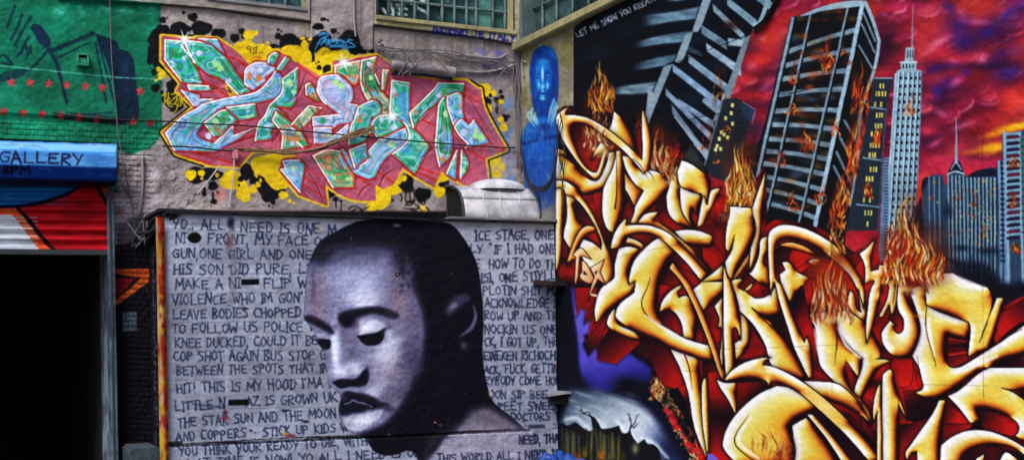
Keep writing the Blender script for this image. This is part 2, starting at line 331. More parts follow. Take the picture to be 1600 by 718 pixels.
    fill(C,'898,44c 955,-5c 1214,-60c 1206,5c 1176,52c 1098,275c 1090,420c 872,420c 872,172c 897,165c','#060a1a',.8)
    for k in range(30): blob(C,905+r.rand()*280,-20+r.rand()*230,26,12,('#0c2438','#04060e','#16304a')[k%3],.5,-12)
    C.cur = None
    band = [('@T2 20,110c 200,92c 430,50c 400,135c 200,160c 20,195c','#7c97a6'),('@T2 -40,300c 180,245c 380,220c 300,300c 160,310c -40,345c','#7b98a8'),('@T2 -40,450c 150,400c 275,382c 250,430c 170,465c -40,500c','#6f8a98'),
            ('@T2 -200,620c -60,598c 130,575c 95,655c -20,660c -200,665c','#93a9b4'),('@T2 190,20c 330,0 330,-40c 190,-50','#7892a2')]
    for s_,c in band: fill(C,s_,c,2.2,.95,mod=lambda X,Y: (.5+.75*fbm(X.shape[0],X.shape[1],26,6,int(X[0,0]),3))*ss(X.min()+2,X.min()+30,X))
    def band2(x0,y0,x1,y1,w0,w1,c):
        fill(C,P([(x0,y0-w0/2,True),(x1,y1-w1/2,True),(x1+1,y1+w1/2,True),(x0+1,y0+w0/2,True)]),c,1.2,.95,mod=lambda X,Y: .62+.6*fbm(X.shape[0],X.shape[1],16,10,int(abs(y0))+int(x0),3))
    for q in ((1053,106,1138,172,13,15,'#93abc6'),(1042,143,1120,222,12,14,'#8fa2ba'),(1078,92,1140,140,14,15,'#8ea2b4'),(1106,74,1160,112,13,16,'#9cb0c0'),(1098,46,1138,72,14,14,'#7e949f'),(1116,12,1166,60,12,13,'#8ca2ac'),
              (1138,2,1186,40,14,16,'#90acb8'),(1172,-14,1210,12,14,16,'#8aa4b0'),(1140,66,1164,68,12,11,'#a3b6c2'),(1076,76,1100,86,9,7,'#3d5464'),(1052,170,1112,252,14,16,'#8598ac'),(1062,158,1118,196,8,13,'#8c9eb2')): band2(*q)
    for s_ in ('@T2 600,80c 760,200','@T2 640,330c 700,420'): blob(C,1140+r.rand()*10,40,12,8,'#3a1218',.5)
    # posts
    fill(C,'@T2 470,-60c 530,-60c 435,200 385,225c 380,215c','#8899a3',.8); fill(C,'@T2 330,245c 385,225c 315,420 255,440c','#8b9ca6',.8)
    fill(C,'@T2 180,460c 240,450c 130,718 60,900c 5,900c','#8496a2',.8)
    fill(C,'@R1 700,-110c 765,-20c 715,100 700,108c 680,80c','#8b9aa6',.7)
    fill(C,'@T2 745,265c 790,245c 690,560 590,850c 520,850c 640,560','#76848c',.7); fill(C,'@T2 900,-30c 950,-60c 880,130 800,225c 860,110','#87a0ac',.8)
    fill(C,'@R5 110,70c 170,-10c 130,140 30,450c 10,440c','#6f7d85',.7)
    stroke(C,'@R1 880,100c 1122,390c',(2,10),'#94a6b2',1,.9); stroke(C,'@R5 20,-10c 125,75c',9,'#8d9fac',1,.9); stroke(C,'@R5 -40,290c 40,370c',10,'#8ea0ae',1,.8)
    fill(C,'@R1 930,390c 1000,300c 1077,420 1120,560c','#4f554e',5,.7)
    # dark seams where the panels meet
    for s_ in ('@T1 530,680c 720,600 @T2 0,520c 250,445 470,360 790,240c','@R5 -100,120c 165,70c'): stroke(C,s_,.9,'#05060a',.5,.9)
    flame(C,1115,1135,163,95,22,31,4,w=2); flame(C,1095,1118,240,185,20,32,3,w=2.4,pal=('#e08048','#d05020','#e8b080','#a83018'))
    # ---- small lit block behind the flames (id 11)
    C.cur = 11
    fill(C,'@R5 150,-20c 240,-30c 370,55c 330,160c 300,290c 400,290c 330,620c 60,520c 20,440c','#27323c',.9)
    C.cur = None
    fill(C,'@R5 260,10c 370,55c 350,130c 300,120c','#33415a',.8); stroke(C,'@R5 285,0c 372,52c 350,150c',1.2,'#8b93b4',.5,.9)
    for x,y in ((215,20),(205,75),(135,210),(155,225),(180,245),(120,255),(105,305),(130,325),(215,150),(165,110),(95,330)): fill(C,'@R5 %d,%dc %d,%dc %d,%dc %d,%dc'%(x-10,y-14,x+10,y-10,x+6,y+16,x-13,y+13),'#d8cf84',.6)
    for x,y in ((170,165),(100,390),(345,410)): flame(C,1100+x/4.49-5,1100+x/4.49+5,160+y/4.49+12,160+y/4.49-14,10,x,1,w=2.2,pal=('#d87434','#d44a18','#f0a050'))
    for j in range(6):
        for k in range(4): stroke(C,'@R5 %d,%dc %d,%dc'%(255+k*22-j*5,60+j*38,250+k*22-j*5,80+j*38),1.6,'#0c1018',.5,.8)
    # ---- burning tower (id 3): front face and side face
    C.cur = 3
    fill(C,'@T3 330,118c 260,140c 120,718 @R5 340,580 @R6 330,800c 900,900c @R5 860,718c @T3 790,40c 885,290c 805,718c @R5 1050,718 1020,900c 700,900c','#0b0f16',.8)
    fill(C,'@T3 265,130c 400,90 560,35 700,10 780,20 850,180 885,290 830,640c @R5 1110,220c @R6 1010,250c 1000,420c 340,520c @R5 350,560c','#0d1219',.8)
    C.cur = None
    def lerp(a,b,t): return (a[0]+(b[0]-a[0])*t, a[1]+(b[1]-a[1])*t)
    TL,TR = (1242,29),(1351,7); BL,BR = (1168,345),(1272,372)
    for k in range(60):
        x = r.rand(); y = r.rand(); a = lerp(lerp(TL,TR,x),lerp(BL,BR,x),y)
        blob(C,a[0],a[1],11,4.5,('#4c5664','#5c4828','#45566a','#6a5628','#2c3c4c')[k%5],.75)
    cols = [(0,.02),(.25,.27),(.79,.76),(1,1)]
    rows = [(.165,.105),(.235,.19),(.30,.28),(.375,.36),(.455,.45),(.52,.53),(.59,.60),(.65,.66),(.71,.725),(.77,.79),(.83,.85),(.89,.91)]
    for a,b in rows:
        p = lerp(TL,BL,a); q = lerp(TR,BR,b); th = 5.6
        m = lerp(p,q,.5); sag = 1.5
        fill(C,P([(p[0],p[1]-th/2,True),(m[0],m[1]-th*.45-sag,False),(q[0],q[1]-th/2,True),(q[0],q[1]+th,True),(m[0],m[1]+th*.7-sag,False),(p[0],p[1]+th,True)]),'#8fa3b0',.8,.92,mod=lambda X,Y: .6+.55*fbm(X.shape[0],X.shape[1],16,7,int(Y[0,0]),3))
    for a,b in cols:
        p = lerp(TL,TR,a); q = lerp(BL,BR,b); w_ = 6 if a in (0,) else (8 if a == 1 else 4)
        stroke(C,np.array([p,q],np.float32)+[2.5,0],w_,'#05070c',.6,.9); stroke(C,np.array([p,q],np.float32),w_*.8,'#8398a8' if a < 1 else '#9db4c6',.6)
    fill(C,'@T3 320,118c 450,60 600,20 760,5 790,40c 770,45c 640,60 480,80 400,105','#92aab6',.7)
    stroke(C,'@T3 785,20c 840,150 882,290c 850,480 @R5 1112,60c 1100,250 1065,600 1040,718c',(6,5,6,6),'#94aab8',.7)
    for s_ in ('@T3 760,170c 850,370c','@T3 740,320c 845,500c','@R5 1000,130c 1100,300c','@R5 970,250c 1085,470c','@R5 945,350c 1060,600c','@R5 925,450c 1050,700c','@T3 770,90c 855,290c'):
        stroke(C,s_,4.2 if s_[1]=='R' else 3.4,'#7d8f9c',.9,.9)
    stroke(C,'@T3 250,660c 400,620 520,575c',1.4,'#06080c',.6,.9)
    for a in ((1284,1304,118,42,36,1,3),(1234,1248,136,84,20,2,2.2),(1252,1272,240,175,22,3,2.4),(1334,1362,180,78,50,4,3.2),(1326,1354,290,160,64,5,3.6),(1298,1326,362,272,50,6,3.4),(1255,1272,240,185,14,7,2.)):
        flame(C,a[0],a[1],a[2],a[3],a[4],a[5]*3+7,2,pal=('#e8823a','#d4501c','#e0b468','#d06828','#b8341a'),w=a[6])
    for k in range(34):
        a_ = lerp(lerp(TL,TR,r.rand()),lerp(BL,BR,r.rand()),r.rand()); blob(C,a_[0],a_[1],5+r.rand()*6,3+r.rand()*3,('#a8481c','#7c3014','#c86424','#6c5020')[k%4],.55)
    for a in ((1230,1246,182,148,16,11,2.4),(1300,1314,215,178,16,12,2.4),(1215,1230,262,228,14,13,2.2),(1276,1292,322,280,20,14,2.6),(1232,1248,330,290,14,15,2.2),(1316,1328,90,60,12,16,2.),(1345,1362,230,170,30,17,3.),(1310,1330,330,250,34,18,3.)):
        flame(C,a[0],a[1],a[2],a[3],a[4],a[5]*3+7,2,pal=('#e8823a','#d4501c','#e0b468','#d06828','#b8341a'),w=a[6],dark=.6)
    # ---- lit block and spire tower (4), skyline (5)
    C.cur = 11
    fill(C,'@T3 835,555c 980,548c @Z6 375,345c 345,718c 250,718c 340,240c','#2b3844',.7)
    C.cur = None
    stroke(C,'@T3 850,550c 978,550c',2.4,'#7e98a4'); stroke(C,'@Z6 328,335c 376,342c',2.2,'#7e98a4'); stroke(C,'@Z6 303,492c 362,500c',2.2,'#7e98a4'); stroke(C,'@Z6 283,637c 352,645c',2.2,'#7e98a4')
    stroke(C,'@Z6 376,340c 362,500 350,720c',2.,'#4a5c6a',.7)
    for j,(y0,n) in enumerate(((260,3),(285,4),(318,4),(352,4),(385,4),(410,3),(445,4),(475,3),(520,4),(550,3),(590,4),(615,3),(655,4),(690,4))):
        for k in range(n):
            if r.rand() < .78:
                x = 345+k*9-(y0-250)*.115+r.rand()*2; fill(C,'@Z6 %.1f,%dc %.1f,%dc %.1f,%dc %.1f,%dc'%(x,y0,x+5,y0,x+4,y0+16,x-1,y0+16),('#d8d078','#e6c860','#b8b070')[r.randint(3)],.5)
    flame(C,1366,1380,232,180,22,61,2,w=2.4,pal=('#f06a20','#e04414','#f0a040')); flame(C,1350,1366,312,265,20,62,1,w=2.4,pal=('#f06a20','#e04414','#f0a040'))
    C.cur = 4
    fill(C,'@Z6 405,230c 412,220 440,212 485,222c 480,400 462,718c 366,718c 385,500','#8aa2b2',.7)
    fill(C,'@Z6 435,150c 462,147c 460,190c 470,192c 468,218c 420,220c 420,195c 432,190c','#93abb8',.6)
    stroke(C,'@Z6 458,15c 455,148c',(1.0,3),'#9a8aa0',.5)
    C.cur = None
    for k,u in enumerate((.12,.3,.5,.68,.86)):
        xa = 405+80*u; xb = 372+92*u
        stroke(C,'@Z6 %.1f,226c %.1f,718c'%(xa+4,xb+4),(1.6,2.2),'#2f4252',.5,.85); stroke(C,'@Z6 %.1f,224c %.1f,718c'%(xa,xb),1.3,'#b9d3de',.5,.9)
        for j in range(20):
            y = 240+j*25; t = (y-226)/492.; x = xa+(xb-xa)*t+3
            fill(C,'@Z6 %.1f,%.1fc %.1f,%.1fc %.1f,%.1fc %.1f,%.1fc'%(x,y,x+8,y,x+8,y+9,x,y+9),'#0e1a2c',.5)
    stroke(C,'@Z6 484,222c 480,400 463,718c',1.6,'#6f8a9a'); stroke(C,'@Z6 404,232c 386,500 368,718c',1.8,'#a4bccc')
    for x in (441,449,457): stroke(C,'@Z6 %d,158c %d,180c'%(x,x),1.5,'#0c1828')
    for x in (428,438,448,458): stroke(C,'@Z6 %d,202c %d,213c'%(x,x),1.6,'#0c1828')
    stroke(C,'@Z6 418,196c 470,194c',1.5,'#c2d8e0')
    flame(C,1418,1432,182,140,18,71,0,w=2.2,pal=('#f0a050','#e8702c','#f8d090'))
    fill(C,'@R9 150,390c 185,385c 185,718 @R10 170,480c 110,480c 130,200c','#6d86a2',.7)
    for j in range(36): stroke(C,'@R9 155,%dc 178,%dc'%(400+j*22,402+j*22),1.6,'#1c2a40',.5,.8)
    C.cur = 5
    fill(C,'@R9 480,520c 500,505c 570,512c 575,570c 600,570c 605,480 650,440c 655,300 660,110 668,300 675,430 715,480 725,530c 790,490 900,455 950,470c 955,410c 985,400c 985,225c 1100,200c 1300,190c @R10 1300,700c 440,640c 430,200 @R9 420,560c','#3b5066',.7)
    C.cur = None
    fill(C,'@R9 480,520c 420,560 @R10 430,200 440,620c 380,560 330,240 400,60c','#141a38',1,.9)
    for k in range(6): x = 470+k*18; stroke(C,'@R9 %d,520c @R10 %d,600c'%(x,x+6),(1.8,1.2),('#6f90a8','#2a3c50')[k%2],.5)
    # needle tower
    fill(C,'@R9 600,500c 625,440 655,400 690,420 712,490c','#1a2838',.6); stroke(C,'@R9 598,505c 655,485 715,500c',2.2,'#a8c0cc')
    stroke(C,'@R9 661,110c 661,250 662,420c',(.9,2.,5),'#8f95ac',.5); stroke(C,'@R9 625,470c 660,420 695,470c',1.5,'#9fb4c4')
    for k in range(5): x = 605+k*27; stroke(C,'@R9 %d,515c @R10 %d,520c'%(x,x+8),(2.2,1.8),'#86a4b8',.5); stroke(C,'@R9 %d,520c @R10 %d,520c'%(x+12,x+20),1.6,'#101a2a',.5)
    for k in range(8): x = 740+k*27; stroke(C,'@R9 %d,530c @R10 %d,560c'%(x,x+4),(2.4,1.8),('#7f9cb0','#88a6ba')[k%2],.5); stroke(C,'@R9 %d,535c @R10 %d,560c'%(x+13,x+16),2.,'#0f1c30',.5)
    fill(C,'@R9 735,525c 800,480 900,462 945,470c 945,520c','#14203a',.8,.95)
    for k in range(2): x = 962+k*32; stroke(C,'@R9 %d,415c @R10 %d,640c'%(x,x+14),4 if k==0 else 3,'#7c98b4',.6)
    for j in range(20): stroke(C,'@R9 975,%dc 995,%dc'%(425+j*36,427+j*36),3.2,'#141c34',.5,.85)
    for x in (1000,1105): stroke(C,'@R9 %d,215c @R10 %d,640c'%(x,x+28),5,'#87a2b6',.6)
    for j in range(17):
        y = 225+j*44; stroke(C,'@R9 1010,%dc 1110,%dc'%(y,y-10),3.4,'#84a0b6',.6,.95); stroke(C,'@R9 1020,%dc 1100,%dc'%(y+24,y+16),4,'#1e1430' if j%3 else '#6a1426',.6,.95)
    fill(C,'@R9 1108,240c 1400,200c @R10 1400,700c 1140,640c','#4a6a64',.8); 
    for j in range(14): stroke(C,'@R9 1125,%dc 1300,%dc'%(260+j*50,250+j*50),3,'#2a3a50',.6,.8)
    for x,y in ((505,560),(530,700),(1,1)): blob(C,x,y,8,10,'#c8c040',.8,tile='R9')
    for k in range(90):
        x = 740+r.rand()*200; y = 540+r.rand()*480; blob(C,x,y,6,9,('#b8b458','#c8542c','#78a070','#d0a040')[r.randint(4)],.75,tile='R9',p=4)
    for k in range(30): blob(C,620+r.rand()*100,540+r.rand()*400,5,8,('#b8b458','#c8542c')[k%2],.7,tile='R9',p=4)
    for x,y in ((490,650),(672,650),(775,690),(780,780),(855,880)): flame(C,1350+x/4.488-3,1350+x/4.488+3,160+y/4.488+9,160+y/4.488-9,7,x,0,w=1.8,pal=('#e8601c','#e08040','#c83a18'),dark=.3)
    for x,y in ((1060,400),(1065,690),(1075,1000)): flame(C,1350+x/4.488-7,1350+x/4.488+7,160+y/4.488+14,160+y/4.488-16,20,y,0,w=2.4,pal=('#e8881c','#e06818','#f0c060','#d04a14'),dark=.6)
    for x,y,rx,ry in ((700,880,60,24),(600,620,40,60),(890,900,90,30)): blob(C,x,y+140,rx,ry,'#16213a',.8,tile='R9')
    fill(C,'@R10 600,470c 700,480 860,500 960,600 1040,640 1400,580c 1400,900c 900,900c 700,600','#0b1022',9,.95)
    for k in range(12): stroke(C,'@R10 %d,440c %d,%dc'%(700+k*34,702+k*34,560+r.randint(80)),(2.2,.4),'#3c5676',.8,.7)
    # ---- dark red shadow block behind the letters
    C.cur = 8
    fill(C,'871,195c 872,178 885,165 905,180c 960,205 1000,250c 1003,168c 1030,230 1060,255 1106,272 1125,300 1155,310 1196,262c 1202,330 1196,360c 1210,345 1240,345 1290,360 1345,400c 1372,370c 1378,410c 1420,420 1450,455 1500,455 1552,470 1560,500c 1570,480 1610,458c 1800,440c 1800,900c 1105,900c 1090,690 1060,600 1020,560c 985,552c 965,568c 935,562c 920,520c 905,535 900,470c 880,440c 871,420c','#5c0a12',1.2)
    C.cur = None
    reg = (C.id==8)
    n = fbm(CH,CW,46,34,301,4); n2 = fbm(CH,CW,110,60,302,3)
    redc = ramp(np.clip((n*.6+n2*.4-.32)*2.8,0,1),[(0,'#12030c'),(.28,'#3c0610'),(.52,'#86100f'),(.8,'#b41610'),(1,'#cc2a16')])
    C.c[reg] = redc[reg]
    def redp(s_, x0,y0,x1,y1, a='#d02414', b='#1a0410', mid='#8c1010', ol=True):
        a,b,mid = [hexc(q)*.9 for q in (a,b,mid)]
        fill(C,s_,a,.7,.97,grad=(x0,y0,x1,y1,[(0,a),(.5,mid),(1,b)]))
        if ol: stroke(C,P(s_),1.,'#14040a',.5,.8,closed=True)
    redp('@R1 145,180c 200,140 380,240 400,340c 340,480 300,480 200,360',900,200,945,260,'#3a0614','#c42616','#8c0e12')
    redp('@R1 50,230c 90,290 150,385c 60,330c',872,210,890,245,'#120308','#7a0c10','#3a0810')
    redp('@R1 610,60c 650,40 655,400c 600,330 620,200',995,240,1005,170,'#c0140c','#200414')
    redp('@R2 195,70c 260,110 330,260 360,380c 260,300 180,170 170,100',900,330,940,380,'#2a0610','#c8281a')
    redp('@R2 300,0c 380,0c 380,200 445,290 430,380 360,230',930,300,960,380,'#c42018','#2c0612')
    redp('@R2 430,0c 475,0c 465,110c 445,90',957,300,965,325,'#20040c','#b82014')
    redp('@R2 530,20c 590,90 580,200 550,220 520,180',978,305,990,350,'#3a0810','#c8261a')
    redp('@R2 810,30c 840,150 900,220 985,262 880,270c 760,180 740,120',1035,310,1065,360,'#16040e','#d02a16')
    redp('@R2 560,300c 650,290 760,310c 690,375c',985,365,1020,385,'#c8402c','#5c0e14')
    redp('@R2 460,400c 540,370 485,400c 460,480 440,440',960,395,965,420,'#7c0c12','#c82818')
    redp('@R2 840,520c 870,500 1060,610 1000,680 1060,718 830,718c 780,700',1040,420,1090,455,'#3a0612','#d0281a','#a0140f')
    redp('@R3 770,20c 850,30 800,110 770,200 800,290c 760,230',1035,445,1050,500,'#c81c14','#24040e')
    redp('@R3 780,215c 850,190 900,230 945,385c 860,350 780,290',1035,490,1065,525,'#2c0614','#c8301c')
    redp('@R3 1045,250c 1110,400 1105,440c 1030,420',1092,500,1100,540,'#1c0410','#d02818')
    redp('@R3 180,40c 200,200 250,300 290,290 320,200 340,40c',905,450,925,510,'#b01614','#5a0a12')
    redp('@R3 250,370c 320,340 430,210 440,210c 400,300 350,450 280,525c',925,550,950,490,'#300610','#c01c14')
    redp('@R3 340,470c 430,330 560,330 655,410c 560,500 470,578 340,550',950,520,990,565,'#1a0410','#e02a14','#7a0c10')
    redp('@R3 600,340c 760,420 860,480 940,718 800,718 700,520 660,410c',1000,520,1060,590,'#180410','#c01a18','#5a0a14')
    redp('@R3 900,490c 970,520 980,620 950,600',1065,550,1075,575,'#d02414','#8c1010')
    redp('@R6 0,380c 60,380 150,290 165,420 150,520 0,615c 60,550 0,490c',1100,420,1140,380,'#d42a18','#3c0814','#b4180f')
    redp('@R6 130,140c 180,170 165,400 150,440c 60,300 120,220',1130,330,1138,400,'#1c0414','#a81410')
    redp('@R5 350,590c 450,450 440,560 380,718c',1180,310,1195,270,'#c01c14','#280610')
    redp('@R6 250,640c 300,560 370,620 350,650 300,685 255,670',1160,430,1180,450,'#2a0610','#e0361c')
    redp('@R6 430,460c 465,400 470,520 440,500',1196,400,1200,415,'#5c0a14','#a0140f')
    redp('@R6 505,560c 520,400 620,380 660,400 600,500 560,495 580,545 543,575c',1215,400,1240,420,'#240612','#c0201a','#5c0a14')
    redp('@R6 610,480c 640,400 770,440 800,460 740,490 660,540c',1235,400,1275,400,'#a81614','#e83a1c','#d02a16')
    redp('@R6 680,580c 740,530 800,530 790,610 752,598c',1260,430,1278,440,'#6c0c12','#d02a18')
    redp('@R6 1020,455c 1122,390c 1100,500c 1060,520',1328,405,1350,390,'#7a0c12','#d0301c')
    redp('@R7 600,150c 700,30 740,200 800,400 790,560 720,420 660,300c',1240,480,1275,510,'#180410','#c81a18','#8c0e12')
    redp('@R7 560,230c 620,420 600,440 490,300 450,240c',1210,500,1235,530,'#180416','#5c0a14','#38081a')
    redp('@R7 240,545c 330,440 300,260 420,420 470,505 300,540',1160,560,1180,490,'#a81410','#3a0a1c')
    redp('@R7 780,610c 840,640 920,718 700,700 770,668c',1280,600,1290,580,'#b01810','#c81c14')
    redp('@R7 0,290c 90,470 75,450 0,440c',1100,505,1115,540,'#c8241a','#7a0e12')
    redp('@R7 0,560c 100,520 130,640 160,690 0,690c',1100,565,1120,592,'#160410','#c82016','#5a0a12')
    redp('@R8 40,100c 100,90 130,150 200,250 240,405 50,390c',1110,590,1110,648,'#d0221a','#1a0410','#a01414')
    redp('@R8 50,400c 200,405 150,560 170,680 280,760 40,700c',1112,650,1112,712,'#180410','#c81c1c','#7a0c18')
    redp('@R8 240,170c 430,160 500,190 360,260 240,370c',1150,600,1180,630,'#b41a16','#12040c','#7c0e10')
    redp('@R8 620,480c 760,380 850,340 960,480 900,560 745,395c',1245,650,1300,650,'#b41410','#12040e','#3c0814')
    redp('@R8 850,330c 1000,450 1180,718c 1060,718c 900,520',1290,640,1340,700,'#0c0410','#3a0818','#14040e')
    redp('@R7 1015,590c 1080,670 1100,700 1020,718c',1325,580,1340,600,'#d82a18','#b01612')
    redp('@R8 1030,80c 1080,110 1090,200 1136,280 1060,240',1330,580,1345,620,'#b81810','#7a0c12')
    redp('@R12 0,280c 60,300 70,480 100,600 0,500c',1352,625,1370,690,'#b41810','#3a0814')
    redp('@R12 200,30c 340,0 400,200 415,215 300,215 260,180c',1400,565,1440,608,'#8c1014','#e03818','#b01a14')
    redp('@R12 260,330c 320,440 260,465c',1410,640,1420,662,'#7c0c12','#d02418')
    redp('@R12 265,470c 400,440 430,400 560,290 420,500 310,640 300,760 258,760c',1412,670,1440,700,'#300812','#b81612','#a01412')
    redp('@R12 290,225c 380,235 450,270 550,285 520,390 400,440 330,440c',1420,612,1440,655,'#8c141a','#140410','#2c0610')
    redp('@R12 595,290c 700,380 770,460 580,455c',1485,640,1520,658,'#5c0a10','#e03024','#c01c18')
    redp('@R12 575,465c 780,460 720,520 570,600c',1480,670,1500,690,'#7c0c10','#e43a20')
    redp('@R12 820,355c 950,370 1080,430 1110,490 1080,545 960,520 860,490 850,435c',1540,640,1590,680,'#3a0814','#e02a24','#a01418')
    redp('@R12 920,50c 1200,50c 1200,-40c 1000,-40c',1570,560,1600,570,'#1c0418','#5c0a20','#2c0618')
    redp('@R12 1000,215c 1200,215c 1200,320c',1580,605,1600,620,'#2c0618','#180414')
    redp('@R11 600,370c 740,402c 745,515 880,470 640,600 595,560',1490,530,1510,570,'#7c0c14','#c82a20','#5c0a14')
    stroke(C,'@R11 610,450c 740,440',5,'#14040c',2,.8); stroke(C,'@R11 610,510c 740,490',3,'#e0402c',1.5,.8); stroke(C,'@R11 615,400c 730,415',3,'#c83a34',1.5,.7)
    redp('@R11 940,440c 920,350 960,230 1122,130 1250,60c 1250,250c 1122,280 1000,370',1590,470,1550,530,'#5c0a12','#d02a1c','#c01c18')
    redp('@R11 850,480c 930,450 800,540 700,590',1530,560,1550,550,'#12040c','#5c0a14')
    redp('@R11 180,250c 250,190 290,330 250,360 215,310c',1392,495,1412,515,'#5c0a10','#e0301c')
    redp('@R11 135,440c 200,500 330,530 355,560 340,718 215,718 200,550 130,530c',1385,545,1420,590,'#5c0a12','#d42a18','#a81414')
    redp('@R11 130,80c 150,0 60,150 130,160c',1378,445,1375,475,'#b81612','#5c0a10')
    redp('@R10 115,510c 240,480 250,535c 165,540c',1385,408,1400,418,'#c82018','#7a0c12')
    redp('@R10 60,540c 115,505 115,540',1365,418,1374,414,'#b81612','#7a0c12')
    redp('@R12 620,718c 740,670 900,620 1040,640 1200,740c 700,760c',1510,715,1600,700,'#3a0824','#14081c','#5c0a22')
    # ---- flames behind and around letters
    C.cur = 7
    flame(C,916,964,236,140,95,101,-8,w=3,dark=.5); flame(C,922,966,180,84,110,102,-8,w=2.6,dark=.0,pal=('#d89a48','#d9861c','#f0c878','#c86a18'))
    flame(C,1010,1068,300,178,130,103,-6,w=3.2,dark=.55); flame(C,992,1010,215,165,14,104,-4,w=2,dark=.2,pal=('#c87050','#e0a878','#8c2818'))
    flame(C,1046,1072,262,200,34,105,0,w=2.6,pal=('#c82818','#a81810','#e05020'),dark=.4)
    flame(C,1134,1180,335,195,140,106,6,w=3.4,dark=.35,pal=('#e8c070','#d8a030','#c8701c','#e8dca0','#b8902c','#d06828'))
    C.cur = None
    # ---- lettering
    C.cur = 6
